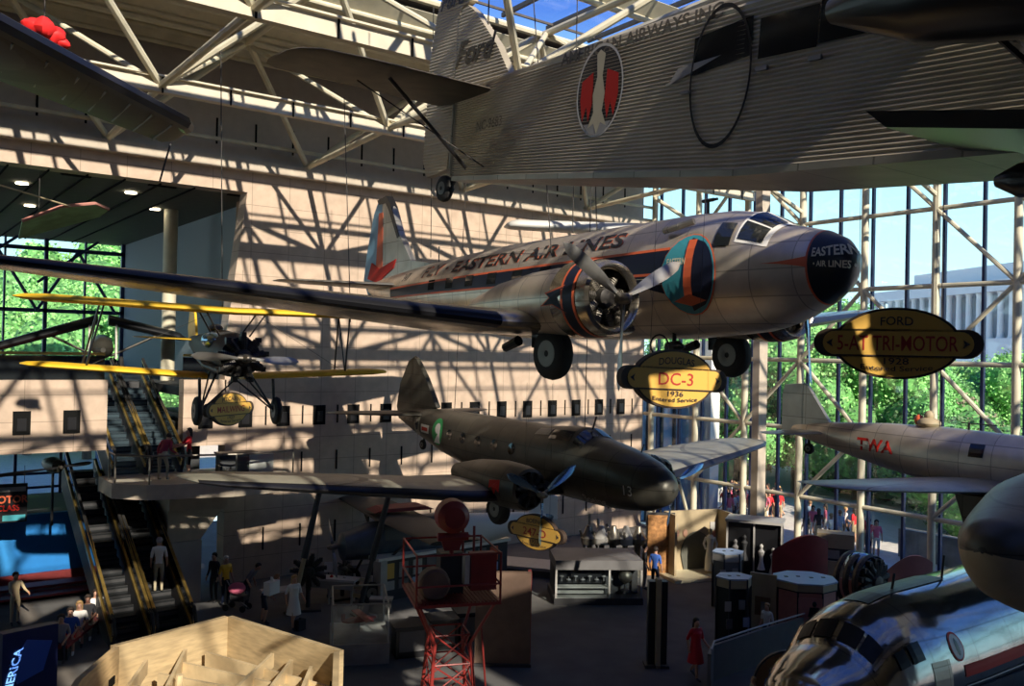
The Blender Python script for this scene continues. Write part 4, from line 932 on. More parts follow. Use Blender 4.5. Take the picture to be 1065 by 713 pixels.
# cables
for k, (a, b, l) in enumerate((((14.4, 17.0, 20.3), (14.4, 17.0, 12.2), 'over the wing root of the silver airliner'), ((13.2, 17.6, 20.3), (13.6, 16.6, 10.0), 'past the near side of the silver airliner'), ((14.4, 24, 20.3), (14.5, 24.0, 12.1), 'over the rear of the silver airliner'),
    ((9.0, 13.0, 20.3), (9.0, 13.1, 14.0), 'at the tail of the corrugated transport'), ((18.1, 27.5, 16.6), (18.1, 28, 6.8), 'over the rear of the dark airliner'), ((18.1, 20.5, 16.8), (18.1, 20.6, 6.7), 'over the cabin of the dark airliner'),
    ((22.9, 12, 19.8), (22.9, 12, 7.4), 'over the metal mail plane'), ((24, 9, 19.8), (23.4, 10, 6.9), 'over the right side of the metal mail plane'), ((7.3, 22.6, 16.7), (7.5, 22.6, 10.0), 'over the yellow biplane'), ((11.6, 24.4, 16.7), (10.9, 22.2, 9.9), 'over the far wing of the yellow biplane'),
    ((15.2, 17.3, 16.9), (15.4, 17.2, 12.2), 'beside the pulley block'), ((5.0, 34.6, 15.1), (5.0, 34.6, 13.6), 'over the pale green wing'))):
    cable(a, b, 'thin steel cable '+l)
o = empty('pulley_block', (14.4, 17.0, 14.35), label='pale pulley block on a cable above the silver airliner', cat='pulley')
MB().prism([(-.14, .0), (.14, .0), (.2, .35), (.1, .55), (-.1, .55), (-.2, .35)], 1, .14).build('cheek_plate', 'cream', o); MB().tube((-.1, 0, 0), (-.16, 0, -.5), .04).tube((.1, 0, 0), (.14, 0, -.5), .035).build('shackle', 'engine_l', o)
# red bundle hanging at the upper left
o = MB()
for c, r in (((0, 0, 0), (.34, .3, .26)), ((.3, .1, -.12), (.3, .25, .26)), ((-.25, 0, .0), (.22, .2, .22)), ((.5, .1, -.28), (.16, .15, .18))): o.ball(c, r, 14, 9)
for i, p in enumerate(o.v): o.v[i] = p*(.72+.14*math.sin(11*p.x+9*p.z)*math.cos(10*p.y+7*p.z))+V((2.75, 19, 15.2))
o.build('fabric_bundle', mat('bright_red_fabric', (.85, .02, .02), .6), smooth=True, loc=(2.9, 19, 15.05), thing=('bright red fabric bundle hanging behind the dark wing, upper left', 'fabric bundle'))
cable((2.8, 19, 19.8), (2.75, 19, 15.15), 'thin steel cable holding the red bundle')
# ================================================================ SIGNS, EXHIBITS, PEOPLE
def onz(px, py, z=0.):
    d = fw+rt*((px-532.5)/F0)-up*((py-356.5)/F0); t = (z-H)/d.z; return V((d.x*t, d.y*t, z))
def dep(px, py, d):
    return V((0, 0, H))+(fw+rt*((px-532.5)/F0)-up*((py-356.5)/F0))*d
def facecam(p, extra=0): return math.atan2(-p.y, -p.x)+PI/2+R_(extra)
def ell(a, b, n=40, cx=0, cz=0): return [(cx+a*math.cos(2*PI*i/n), cz+b*math.sin(2*PI*i/n)) for i in range(n)]
def ear(w, h, n=10, sq=1.):
    return [(w/2-h/2*sq+h/2*sq*math.cos(a), h/2*math.sin(a)) for a in [-PI/2+PI*i/n for i in range(n+1)]]+[(-w/2+h/2*sq+h/2*sq*math.cos(a), h/2*math.sin(a)) for a in [PI/2+PI*i/n for i in range(n+1)]]
def oval_sign(p, extra, lines, label, tilt=0, sc_=1):
    o = empty('oval_sign', p, (0, R_(tilt), facecam(p, extra)), label, 'sign', 'oval signs naming the aircraft'); o.scale = (sc_,)*3
    MB().prism(ell(.83, .505), 1, .13).build('sign_board', 'signedge', o); MB().prism(ear(2.2, .40), 1, .15).build('side_tab', 'signedge', o)
    MB().prism(ell(.79, .47), 1, .15).build('sign_face', 'signy', o)
    MB().prism(ear(1.95, .34), 1, .17).build('name_band', 'signy', o)
    MB().prism([(-.8, -.185), (.8, -.185), (.8, -.165), (-.8, -.165)], 1, .18).build('rule_line', 'signedge', o)
    for txt, s, x, z, m_, arc in lines:
        t = MB(); hw_ = min(.78, .5*s*len(txt)*.60) if s > .2 else .5*s*len(txt)*.62; text_fit(t, txt, s, -hw_, hw_, lambda a, b: V((x+a, -.092, z+b-arc*a*a)), .006); t.build('lettering', m_, o)
    MB().prism([(-.93, .0), (-.89, .025), (-.84, .06), (-.86, 0), (-.84, -.06), (-.89, -.025)], 1, .186).prism([(.93, .0), (.89, .025), (.84, .06), (.86, 0), (.84, -.06), (.89, -.025)], 1, .186).build('arrow_mark', 'signblk', o)
    for s in (-1, 1): MB().tube((s*.5, 0, .38), (s*.5, 0, 4.2), .004, n=5).build('hanging_wire', 'cabl', o)
    return o
L1 = lambda top, mid, ms, yr: [(top, .17, 0, .31, 'signblk', .25), (mid, ms, 0, -.01, 'signred', 0), (yr, .13, 0, -.255, 'signblk', 0), ('Entered Service', .10, 0, -.36, 'signblk', -.12)]
oval_sign(dep(932, 357, 12.5), 3, L1('FORD', '5-AT TRI-MOTOR', .30, '1928'), 'largest oval sign, with long dark red lettering, hanging before the glass wall at right')
oval_sign(dep(700, 394, 15.2), 36, L1('DOUGLAS', 'DC-3', .30, '1936'), 'bright yellow oval sign with short red lettering hanging under the silver airliner', 2)
oval_sign(dep(558, 553, 25), -44, L1('BOEING', '247-D', .30, '1933'), 'oval sign with red numerals hanging low under the dark airliner')
oval_sign(dep(238, 425, 26.5), 52, L1('PITCAIRN', 'MAILWING', .26, '1927'), 'small oval sign hanging between the wheels of the yellow-winged biplane')

def box_on(name, label, cat, p, rz, parts, group=None):
    """parts: (name, centre, size, material)"""
    o = empty(name, p, (0, 0, rz), label, cat, group)
    for nm, c, d, m_ in parts: MB().box(c, d).build(nm, m_, o)
    return o
# centre island showcase -------------------------------------------------
a, b = onz(577, 629), onz(668, 629); rz = math.atan2(b.y-a.y, b.x-a.x); W_ = (b-a).length; mid = (a+b)/2
o = empty('showcase', mid, (0, 0, rz), 'wide grey island showcase with slanted top, globe and models behind its glass', 'display case')
D_ = 2.1
MB().box((0, D_/2, .12), (W_+.06, D_, .24)).build('plinth', 'dgrey', o)
MB().box((0, D_/2+.3, .85), (W_-.1, D_-.7, 1.2)).build('core', 'dgrey', o)
MB().prism([(0, 1.28), (0, 1.62), (D_, 1.62), (D_, 1.28)], 0, W_).build('top', 'grey', o)
for x in (-W_/2+.04, W_*.12, W_/2-.04): MB().box((x, .05, .76), (.07, .07, 1.1)).build('frame_post', 'lgrey', o)
for z in (.24, .62): MB().box((-W_*.19, .25, z), (W_*.6, .4, .03)).build('shelf', 'lgrey', o)
MB().box((0, .02, .76), (W_-.1, .01, 1.0)).build('glass_front', 'glass', o)
MB().box((-W_*.19, .42, .95), (W_*.58, .03, .5)).build('back_panel', 'black', o); MB().box((-W_*.19, .3, .44), (W_*.55, .03, .2)).build('picture_strip', 'stone', o)
for k in range(8): tag(MB().ball((-W_*.42+.26*k*1.0, .2, 1.0-.12*(k % 2)), (.09, .06, .04), 10, 6).box((-W_*.42+.26*k, .2, .9), (.03, .03, .15)).build('model_on_shelf', 'grey'), 'small pale model in the upper row of the island showcase', 'model', 'small models in the island showcase').parent = None
for ob in [q for q in bpy.data.objects if q.name.startswith('model_on_shelf')]: ob.matrix_world = M.Translation(mid) @ M.Rotation(rz, 4, 'Z')
g_ = MB().ball((0, 0, 0), .26, 20, 12).build('globe', 'engine_l', smooth=True); g_.matrix_world = M.Translation(mid) @ M.Rotation(rz, 4, 'Z') @ M.Translation((W_*.32, .32, .98)); tag(g_, 'dark globe in the right bay of the island showcase', 'globe')
MB().lathe([(-.5, .16), (-.47, .05), (-.26, .04)], (0, 0, 0), 'z', 12).build('stand', 'dgrey', g_)
# brown and dark upright panels
p = onz(522, 691); box_on('exhibit_board', 'tall plain brown panel standing right of the red beacon tower', 'panel', p, facecam(p), [('panel_face', (0, 0, 1.36), (1.62, .22, 2.72), 'brown'), ('panel_side', (.78, .3, 1.36), (.1, .6, 2.6), 'darkred'), ('foot', (0, .1, .04), (1.7, .6, .08), 'dgrey')])
p = onz(682, 692); o = box_on('information_pylon', 'slim dark three-sided pylon standing alone on open floor', 'pylon', p, facecam(p, 10), [('pylon_side', (-.16, .05, 1.25), (.2, .3, 2.5), 'black'), ('pylon_front', (.02, -.1, 1.3), (.14, .3, 2.6), 'tan'), ('pylon_side', (.2, .05, 1.25), (.2, .3, 2.5), 'black'), ('base', (0, 0, .04), (.7, .5, .08), 'dgrey')])
# ---- red beacon tower
p = dep(468, 617, 19); pz = p.z
o = empty('beacon_tower', (p.x, p.y, 0), (0, 0, facecam(p, 12)), 'dark red steel airway beacon tower with round lamp drum on its platform', 'tower')
for sx in (-1, 1):
    for sy in (-1, 1):
        MB().tube((sx*.62, sy*.62, 0), (sx*.38, sy*.38, pz-.95), .04).tube((sx*.38, sy*.38, pz-.95), (sx*.8, sy*.8, pz), .035).build('leg', 'beacon', o)
t = MB()
for k in range(5):
    z0, z1 = .2+.6*k, .8+.6*k; w0, w1 = .62-.24*z0/3, .62-.24*z1/3
    for (x0, y0, x1, y1) in ((-1, -1, 1, -1), (1, -1, 1, 1), (1, 1, -1, 1), (-1, 1, -1, -1)):
        t.tube((x0*w0, y0*w0, z0), (x1*w1, y1*w1, z1), .018, n=5); t.tube((x1*w0, y1*w0, z0), (x0*w1, y0*w1, z1), .018, n=5); t.tube((x0*w1, y0*w1, z1), (x1*w1, y1*w1, z1), .02, n=5)
t.build('lattice_bracing', 'beacon', o)
t = MB().box((0, 0, pz), (1.8, 1.8, .06))
for k in range(22): t.box((-.85+.08*k, 0, pz+.04), (.03, 1.75, .03))
t.build('platform', 'beacon', o)
for sx in (-1, 1):
    for sy in (-1, 1): MB().tube((sx*.88, sy*.88, pz), (sx*.88, sy*.88, pz+1.05), .025).build('railing_post', 'beacon', o)
t = MB()
for z in (.4, 1.03):
    for (x0, y0, x1, y1) in ((-1, -1, 1, -1), (1, -1, 1, 1), (1, 1, -1, 1), (-1, 1, -1, -1)): t.tube((x0*.88, y0*.88, pz+z), (x1*.88, y1*.88, pz+z), .022)
t.build('railing', 'beacon', o)
MB().box((.55, -.6, pz+.62), (.55, .3, .75)).build('control_box', 'beacon', o); MB().box((.20, -.6, pz+.65), (.1, .28, .62)).build('white_panel', 'lgrey', o)
MB().box((0, .1, pz+.45), (.5, .5, .9)).build('pedestal', 'dgrey', o)
MB().lathe([(-.16, .28), (-.1, .33), (.14, .34), (.2, .3)], (-.45, -.5, pz+.36), 'y', 20).build('spotlight', 'brown', o, True)
MB().lathe([(-.3, .05), (-.28, .22), (-.16, .34), (.14, .36), (.2, .335), (.2, .02)], (-.05, -.3, pz+1.72), 'y', 26).build('beacon_drum', 'beacon', o, True)
MB().prism([(.16, -.1), (-.16, -.1), (-.24, .16), (.24, .16)], 1, .1, -.1, 0).xf(M.Translation((-.05, -.2, pz+1.1))).tube((-.05, -.3, pz+.9), (-.05, -.3, pz+1.4), .05).tube((-.35, -.3, pz+1.28), (.3, -.3, pz+1.28), .09).build('drum_yoke', 'beacon', o)
for x in (.35, .6): MB().tube((x, .4, pz), (x, .4, pz+1.35), .03).build('lamp_post', 'beacon', o)
MB().path([(.5, -.85, pz-.5), (.6, -1.0, 2.0), (.62, -1.0, .2)], .02).build('ladder_rail', 'beacon', o)

# ---- plywood enclosure with open timber top
zr = 3.0
rim = [onz(x, y, zr) for x, y in ((60, 735), (78, 706), (118, 672), (237, 641), (353, 677), (352, 735))]
c0 = onz(215, 735, 0); o = empty('timber_enclosure', (c0.x, c0.y, 0), label='open-topped plywood enclosure with crossed timber frames inside, bottom left', cat='enclosure')
for a, b in zip(rim, rim[1:]):
    d = (b-a); nrm = V((-d.y, d.x, 0)).normalized()*.12
    if nrm.dot(c0-a) < 0: nrm = -nrm
    mb = MB(); A = [a-c0, b-c0, b-c0+nrm, a-c0+nrm]
    mb.add([V((q.x, q.y, z)) for z in (0, zr) for q in A], [(3, 2, 1, 0), (4, 5, 6, 7), (0, 1, 5, 4), (1, 2, 6, 5), (2, 3, 7, 6), (3, 0, 4, 7)]); mb.build('wall_panel', 'wood', o)
    nn = max(2, int(d.length/.9))
    for k in range(nn):
        q = a.lerp(b, (k+.5)/nn)-c0+nrm*1.3; MB().box((q.x, q.y, 2.45), (.26, .03, .16), math.atan2(d.y, d.x)).build('joist_socket', 'slot', o)
bl = rim[0]; ctr = sum(rim, V())/len(rim)
inner = [ctr+(q-ctr)*.93 for q in rim]
def beam(a, b, z, w_=.07, h_=.34, nm='timber_beam', m_='wood_l'):
    d = b-a; L = math.hypot(d.x, d.y); c = (a+b)/2-c0
    MB().box((c.x, c.y, z), (L, w_, h_), math.atan2(d.y, d.x)).build(nm, m_, o)
for t_ in (.12, .3, .48, .66, .84):
    beam(inner[1].lerp(inner[3], t_), inner[5].lerp(inner[4], t_), 2.3)
    beam(inner[0].lerp(inner[5], t_), inner[3].lerp(inner[4], t_) if t_ > .4 else inner[2].lerp(inner[3], t_*2), 2.45, .07, .3)
for t_ in (.2, .45, .7): beam(inner[2].lerp(inner[3], t_), inner[5].lerp(inner[4], t_*.8), 1.9, .3, .05, 'timber_plank')
MB().add([(q.x-c0.x, q.y-c0.y, 1.25) for q in inner], [tuple(range(6))]).build('inner_deck', 'wood', o)
for t_ in (.3, .6): q = inner[2].lerp(inner[5], t_)-c0; MB().tube((q.x, q.y, 1.2), (q.x+.1, q.y, 2.75), .07).build('upright_post', 'wood_l', o)

# ---- left-centre exhibits
p = onz(341, 638); q = onz(404, 690)
a, b = onz(345, 693), onz(403, 690); rz = math.atan2(b.y-a.y, b.x-a.x); mid = (a+b)/2; W_ = (b-a).length
o = empty('glass_showcase', mid, (0, 0, rz), 'open metal-framed glass showcase with a red aircraft model, left of the tower', 'display case')
MB().box((0, 1.1, .3), (W_+.1, 2.2, .6)).build('plinth', 'stone', o)
for x in (-W_/2, W_/2):
    for y in (.05, 2.15): MB().tube((x, y, .6), (x, y, 1.75), .025).build('frame_post', 'lgrey', o)
t = MB()
for z in (1.75,): t.tube((-W_/2, .05, z), (W_/2, .05, z), .025).tube((-W_/2, 2.15, z), (W_/2, 2.15, z), .025).tube((-W_/2, .05, z), (-W_/2, 2.15, z), .025).tube((W_/2, .05, z), (W_/2, 2.15, z), .025)
t.build('frame_rail', 'lgrey', o); MB().box((0, .03, 1.17), (W_, .01, 1.1)).build('glass_front', 'glass', o)
m2 = empty('aircraft_model', mid+M.Rotation(rz, 3, 'Z') @ V((0, 1.1, 1.0)), (0, 0, rz+.3), 'small red aircraft model inside the metal-framed showcase', 'model')
MB().ball((0, 0, 0), (.55, .09, .1), 12, 8).build('fuselage', 'darkred', m2, True); MB().box((.1, 0, .1), (.25, 1.3, .03)).build('wing', 'darkred', m2); MB().box((-.5, 0, .12), (.12, .02, .2)).build('fin', 'darkred', m2)
MB().tube((0, 0, -.38), (0, 0, -.08), .02).build('stand', 'lgrey', m2)
p = onz(396, 652); o = box_on('reading_rail', 'grey angled reading desk behind the metal-framed showcase', 'display stand', p, facecam(p, -8), [('desk_top', (0, 0, .95), (.75, .4, .06), 'lgrey'), ('desk_front', (0, -.18, .72), (.72, .04, .42), 'grey'), ('support', (0, 0, .45), (.2, .2, .9), 'lgrey')])
# low counters by the tower base
for k, (x, y, w_) in enumerate(((428, 684, .95), (462, 676, .8), (487, 668, .65))):
    p = onz(x, y); box_on('low_counter', 'low dark counter with grey front panel, %s of three beside the tower legs' % ('nearest', 'middle', 'farthest')[k], 'counter', p, facecam(p, 14), [('counter_top', (0, .35, .92), (w_+.15, .9, .07), 'dgrey'), ('counter_body', (0, .35, .45), (w_, .7, .88), 'black'), ('front_panel', (0, -.01, .5), (w_*.8, .03, .6), 'grey')], 'low counters beside the tower')
w = onz(421, 700); 
# white counter and slatted rail by the marble wall
p = onz(342, 628); o = box_on('long_counter', 'long white-topped counter by the marble wall, right of the standing visitors', 'counter', p, facecam(p, -22), [('counter_top', (0, .2, .88), (1.95, .6, .08), 'white'), ('counter_front', (0, -.05, .72), (1.85, .05, .3), 'lgrey'), ('leg', (-.85, 0, .42), (.06, .06, .84), 'lgrey'), ('leg', (.0, 0, .42), (.06, .06, .84), 'lgrey'), ('leg', (.85, 0, .42), (.06, .06, .84), 'lgrey')])
for k, (x, m_) in enumerate(((-.3, 'darkred'), (.0, 'red'), (.5, 'white'))):
    c = M.Rotation(facecam(p, -22), 3, 'Z') @ V((x, .2, .92)); tag(MB().lathe([(0, .06), (.03, .07), (.07, .03), (.09, .01)], (0, 0, 0), 'z', 10).build('small_exhibit', m_), ('dark red small exhibit on the long white counter', 'bright red small exhibit on the long white counter', 'white small exhibit on the long white counter')[k], 'exhibit').location = p+c
p = onz(377, 626); o = box_on('slatted_barrier', 'white barrier of three wide slats between counter and photo wall', 'barrier', p, facecam(p, -30), [('post', (-.36, 0, .5), (.06, .06, 1.0), 'white'), ('post', (.36, 0, .5), (.06, .06, 1.0), 'white')]+[('slat', (0, -.03, .22+.3*k), (.74, .04, .14), 'cream') for k in range(3)])
# photo wall
a, b = onz(392, 627), onz(527, 600); d = b-a; rz = math.atan2(d.y, d.x); W_ = d.length; o = empty('photo_wall', (a+b)/2, (0, 0, rz), 'long dark exhibit wall with photographs and bright white cap, behind the tower', 'exhibit wall')
MB().box((0, .2, .75), (W_, .4, 1.5)).build('wall_body', 'dgrey', o); MB().box((0, .2, 1.56), (W_+.1, .7, .12)).build('wall_cap', 'white', o); MB().box((-W_/2+.1, -.02, .78), (.28, .5, 1.5)).build('end_post', 'lgrey', o)
for k in range(13):
    x = -W_/2+.5+.62*k
    if x < W_/2-.3:
        MB().box((x, -.02, 1.08-.0*(k % 2)), (.4, .03, .55)).build('photograph', ('orange', 'stone', 'lgrey', 'grey')[k % 4] if k else 'signy', o)
        MB().box((x, -.02, .55), (.44, .03, .32)).build('photograph', ('lgrey', 'grey', 'bluetop')[k % 3], o)
# radial engines on stands
def engine_exhibit(p, rz, r, n, label, zc=1.5, m_='engine', mc='engine_l'):
    o = empty('radial_engine', p, (0, 0, rz), label, 'aircraft engine'); radial(o, (0, 0, zc), r, n, m_, mc)
    MB().tube((-.1, 0, 0), (-.1, 0, zc-.2), .08).build('stand_post', 'dgrey', o); MB().box((-.1, 0, .04), (.8, .9, .08)).build('stand_base', 'dgrey', o)
    return o
p = onz(320, 634); engine_exhibit(p, facecam(p)-PI/2, .62, 11, 'black radial engine on a stand by the marble wall, behind the white counter', 1.35, 'engine', 'engine')
p = onz(357, 622); engine_exhibit(p, facecam(p)-PI/2+.4, .3, 9, 'small pale radial engine displayed behind the white counter', 1.1, 'engine_l', 'engine_l')
p = onz(341, 622); box_on('caption_card', 'white caption card on a post behind the long counter', 'sign', p, facecam(p), [('card', (0, 0, 1.15), (.3, .03, .36), 'white'), ('post', (0, .02, .55), (.04, .04, 1.1), 'dgrey')])
p = onz(908, 660); e_ = empty('round_engine', p, (0, 0, facecam(p)-PI/2+1.0), 'large dark radial engine with looped pipes before the outdoor crowd', 'aircraft engine')
radial(e_, (0, 0, 1.75), .78, 14, 'engine', 'engine')
for q in (0, .35, .7): MB().lathe([(-.12, .86), (0, .9), (.12, .86), (0, .82)], (-.15-q, 0, 1.75), 'x', 24, caps=False).build('exhaust_ring', 'engine', e_, True)
MB().ball((-.5, 0, 2.15), (.6, .5, .5), 14, 8).build('top_casing', 'propb', e_, True); MB().box((0, 0, .45), (1.0, 1.0, .9)).build('stand_base', 'dgrey', e_)
# leaning dark poles
for k, (x0, y0, x1, y1) in enumerate(((333, 508, 315, 586), (405, 512, 385, 590))):
    a = dep(x0, y0, 30.5); b = dep(x1, y1, 30.5); b2 = a+(b-a)*((a.z)/(a.z-b.z)); mm_ = (a+b2)/2
    o = empty('slanted_prop', b2, label='tall slanted dark pole %s' % ('beside the marble wall engine' if k == 0 else 'in front of the parked dark aeroplane'), cat='pole')
    MB().tube(V((0, 0, 0)), a-b2, .09, .06, 10).build('pole_shaft', 'dgrey' if k else 'tan', o, True); MB().tube((a-b2)*.45, (a-b2)*1.0, .12, .09, 10).build('upper_sleeve', 'dgrey', o, True); MB().box((0, 0, .03), (.4, .4, .06)).build('foot_plate', 'dgrey', o)
# parked dark aeroplane by the marble wall
a = dep(352, 552, 32.5); b = dep(580, 552, 37); dd = a-b; L_ = dd.length
o = empty('parked_aeroplane', (a.x, a.y, 1.9), (0, 0, math.atan2(dd.y, dd.x)), 'dark grey high-winged aeroplane with pale rear body parked by the marble wall', 'airplane')
U_ = Fus([(0, 0, .1, .1, .1, 2), (-.15, 0, .5, .5, .5, 2.2), (-1.2, .05, .6, .75, .6, 2.6), (-4.2, .15, .6, .85, .7, 2.8), (-5.2, .15, .5, .7, .6, 2.4), (-7.5, .3, .3, .45, .4, 2.2), (-9.2, .45, .05, .15, .15, 2)])
U_.body(24, 2).build('fuselage', 'dk_plane' if 'dk_plane' in MT else 'dgrey', o, True)
MB().loft([[V((x, p_.y*1.02, U_.at(x)[0]+(p_.z-U_.at(x)[0])*1.02)) for p_ in U_.ring(x, 24)] for x in (-4.6, -5.2, -6.3, -7.5, -8.8)]).build('rear_skin', 'wingw', o, True)
for s_ in (-1, 1): U_.patch(lambda u, v: (-1.6-2.0*u, .2+.5*v), 5, 3, .015, s_).build('cabin_window', 'grey', o)
wing([(-5.2, -1.4, 1.0, 1.9, .1), (0, -1.2, 1.0, 2.0, .12), (5.2, -1.4, 1.0, 1.9, .1)]).build('wing', 'dgrey', o, True)
for s_ in (-1, 1): MB().tube((-1.8, s_*.5, -.5), (-1.9, s_*3, .95), .05).build('wing_strut', 'dgrey', o); MB().tube((-1.2, s_*.4, -.4), (-.9, s_*1.1, -1.55), .05).build('gear_leg', 'dgrey', o); wheel('tyre', o, (-.9, s_*1.15, -1.5), .4, .18)
MB().prism([(-7.8, .5), (-8.7, 1.5), (-9.4, 1.3), (-9.4, .3)], 1, .1, 0, bev=.05).build('fin', 'wingw', o); propeller(o, (.2, 0, 0), 1.15, .2, (30, 210))
MB().prism([(-1.2, 1.22), (-3.6, 1.22), (-3.2, 1.36), (-1.6, 1.34)], 1, 1.0).build('roof_fairing', 'darkred', o)
# silver floor exhibit with fluted machinery behind the island showcase
p = dep(545, 572, 37); p.z = 0; o = box_on('low_platform', 'low pale wedge platform beyond the brown panel', 'platform', p, facecam(p, -15), [('deck', (0, 0, .35), (3.4, 1.6, .12), 'lgrey'), ('skirt', (0, 0, .16), (3.2, 1.4, .3), 'grey')])
for k in range(5):
    p = dep(612+13*k, 566-3*(k % 2), 36.5); p.z = 0
    o = empty('machinery_exhibit', p, (0, 0, .4*k), 'pale upright engine part %s behind the island showcase' % ('leftmost of five', 'second from left', 'in the middle of five', 'fourth from left', 'rightmost of five')[k], 'engine part')
    MB().tube((0, 0, 0), (.1, 0, 1.5), .12).build('column', 'engine_l', o); MB().lathe([(1.3, .1), (1.35, .3), (1.6, .34), (1.8, .2), (2.1, .1)], (0, 0, 0), 'z', 14).build('housing', ('engine_l', 'lgrey')[k % 2], o, True)
    MB().tube((.0, 0, 1.2), (.3, .3, 2.5-.2*k), .06).tube((0, 0, .5), (-.3, .2, 1.9), .05).ball((.2, 0, .8), .18).build('pipework', 'engine_l', o)
# ---- right-hand exhibits
p = onz(686, 598); o = box_on('mural_panel', 'orange-brown textured mural panel left of the diorama', 'panel', p, facecam(p, 8), [('mural_face', (0, 0, 1.25), (1.05, .1, 2.5), 'mural_o'), ('mural_frame', (0, .06, 1.3), (1.2, .08, 2.6), 'dgrey')])
a, b = onz(701, 601), onz(758, 597); d = b-a; rz = math.atan2(d.y, d.x); W_ = d.length
o = empty('diorama', (a+b)/2, (0, 0, rz), 'tan diorama alcove with painted figures and arch, by the glass wall', 'diorama')
MB().box((0, .9, 1.3), (W_, .12, 2.6)).build('back_wall', 'tan', o); MB().box((-W_/2, .4, 1.3), (.1, 1.0, 2.6)).build('side_wall', 'tan', o); MB().box((W_/2, .4, 1.3), (.1, 1.0, 2.6)).build('side_wall', 'tan', o); MB().box((0, .2, .06), (W_+.8, 2.0, .12)).build('base', 'cream', o)
MB().prism([(.2+.75*math.cos(a_), .75+.95*math.sin(a_)) for a_ in [k*PI/14 for k in range(15)]]+[(-.4, .1), (.8, .1)], 1, .05, .8).build('arch_backing', 'ceil_d', o)
for x in (-.75, -.35): MB().ball((x, .8, 1.65), (.12, .03, .16), 10, 6).build('painted_face', 'skin', o)
for q, (x, z) in enumerate(((-.85, 1.9), (-.85, 1.4), (1.0, 1.9), (1.0, 1.5))): MB().box((x, .82, z), (.28, .02, .34)).build('picture', ('stone', 'mural', 'lgrey', 'pink')[q], o)
# black double-windowed cabinet
a, b = onz(758, 612), onz(808, 606); d = b-a; rz = math.atan2(d.y, d.x)-.25; W_ = 2.1
p = onz(783, 612)
def cab(p, rz, W_, Hh, label, nm='display_cabinet', top='lgrey'):
    o = empty(nm, p, (0, 0, rz), label, 'display case')
    MB().box((0, .6, Hh/2), (W_, .9, Hh)).build('cabinet_body', 'black', o); MB().box((0, .5, Hh+.05), (W_+.12, 1.3, .1)).build('cabinet_top', top, o)
    for x in (-W_/2, 0, W_/2): MB().box((x, .1, Hh/2+.05), (.06, .1, Hh-.1)).build('frame_post', 'lgrey', o)
    MB().box((0, .08, .1), (W_, .12, .2)).build('kick_rail', 'dgrey', o); return o
cab(p, facecam(p, -6), 2.1, 2.6, 'tall black cabinet with two glazed bays holding pale dresses')
t_ = [(-.7, 1.4), (-.35, 1.6), (.3, 1.3), (.75, 1.2)]
for k, (x, z) in enumerate(t_):
    q = p+M.Rotation(facecam(p, -6), 3, 'Z') @ V((x, -.02, z)); tag(MB().lathe([(-.5, .16), (-.2, .08), (0, .07), (.2, .13), (.3, .05), (.42, .08), (.5, .03)], (0, 0, 0), 'z', 10).build('dress_form', ('grey', 'dgrey', 'white', 'lgrey')[k], smooth=True), 'small %s dress form in the black two-bay cabinet' % ('mid grey', 'near-black', 'white', 'light grey')[k], 'dress form').location = q
# dark red curved walls
def curved_wall(name, label, p, rz, R1, arc, h0, h1, m_, parts=()):
    o = empty(name, p, (0, 0, rz), label, 'exhibit wall'); n = 14; mb = MB(); vs = []
    for i in range(n+1):
        a = -arc/2+arc*i/n; h = h0+(h1-h0)*math.sin(PI*i/n/1.3)
        for r in (R1, R1+.14):
            for z in (0, h): vs.append(V((r*math.sin(a), R1-r*math.cos(a), z)))
    fs = []
    for i in range(n):
        k = 4*i; fs += [(k, k+4, k+5, k+1), (k+2, k+3, k+7, k+6), (k+1, k+5, k+7, k+3)]
    fs += [(0, 1, 3, 2), (4*n, 4*n+2, 4*n+3, 4*n+1)]
    mb.add(vs, fs).build('wall_face', m_, o, True); return o
p = onz(832, 632); curved_wall('curved_wall', 'dark red curved exhibit wall between black cabinet and tan boxes', p, facecam(p, 10), 1.5, 1.3, 2.0, 2.7, 'darkred')
p = onz(945, 640); curved_wall('curved_wall', 'low dusky red curved wall right of the round engine', p, facecam(p), 1.2, 1.2, 1.5, 2.2, 'pink')
p = onz(868, 622); box_on('box_display', 'tan upper box on a dark base with pictures, right of the dark red wall', 'display stand', p, facecam(p), [('upper_box', (0, .3, 2.2), (1.35, .8, .55), 'tan'), ('middle_band', (0, .35, 1.68), (1.3, .7, .5), 'dgrey'), ('lower_box', (0, .3, .72), (1.4, .8, 1.42), 'tan'), ('picture', (-.1, -.02, 1.68), (.5, .03, .32), 'stone')])
p = onz(884, 655); box_on('text_board', 'narrow pink text panel left of the round engine', 'panel', p, facecam(p, -25), [('panel_face', (0, 0, .95), (.75, .08, 1.5), 'pink'), ('panel_foot', (0, .05, .1), (.8, .3, .2), 'dgrey')])
# octagonal pink kiosk
p = onz(836, 664); o = empty('octagonal_kiosk', p, (0, 0, facecam(p, 12)), 'octagonal kiosk with pink front, black figure and pale blue top', 'kiosk')
oc = [(1.0*math.cos(PI/8+k*PI/4), .9*math.sin(PI/8+k*PI/4)) for k in range(8)]
MB().prism(oc, 2, 1.6, .9).build('kiosk_body', 'pink', o); MB().prism([(a*1.04, b*1.04) for a, b in oc], 2, .05, 1.98).build('kiosk_top', 'bluetop', o)
MB().prism([(a*1.03, b*1.03) for a, b in oc], 2, .04, 1.72).build('dark_rail', 'black', o); MB().prism([(a*1.02, b*1.02) for a, b in oc], 2, .22, 1.85).build('kiosk_fascia', 'tan', o); MB().prism(oc, 2, .1, .05).build('base', 'dgrey', o)
MB().box((.0, -.87, 1.0), (.74, .04, 1.1), 0).build('pink_panel', 'pink', o); MB().box((.55, -.66, 1.0), (.5, .04, 1.1), R_(45)).build('pink_panel', 'pink', o)
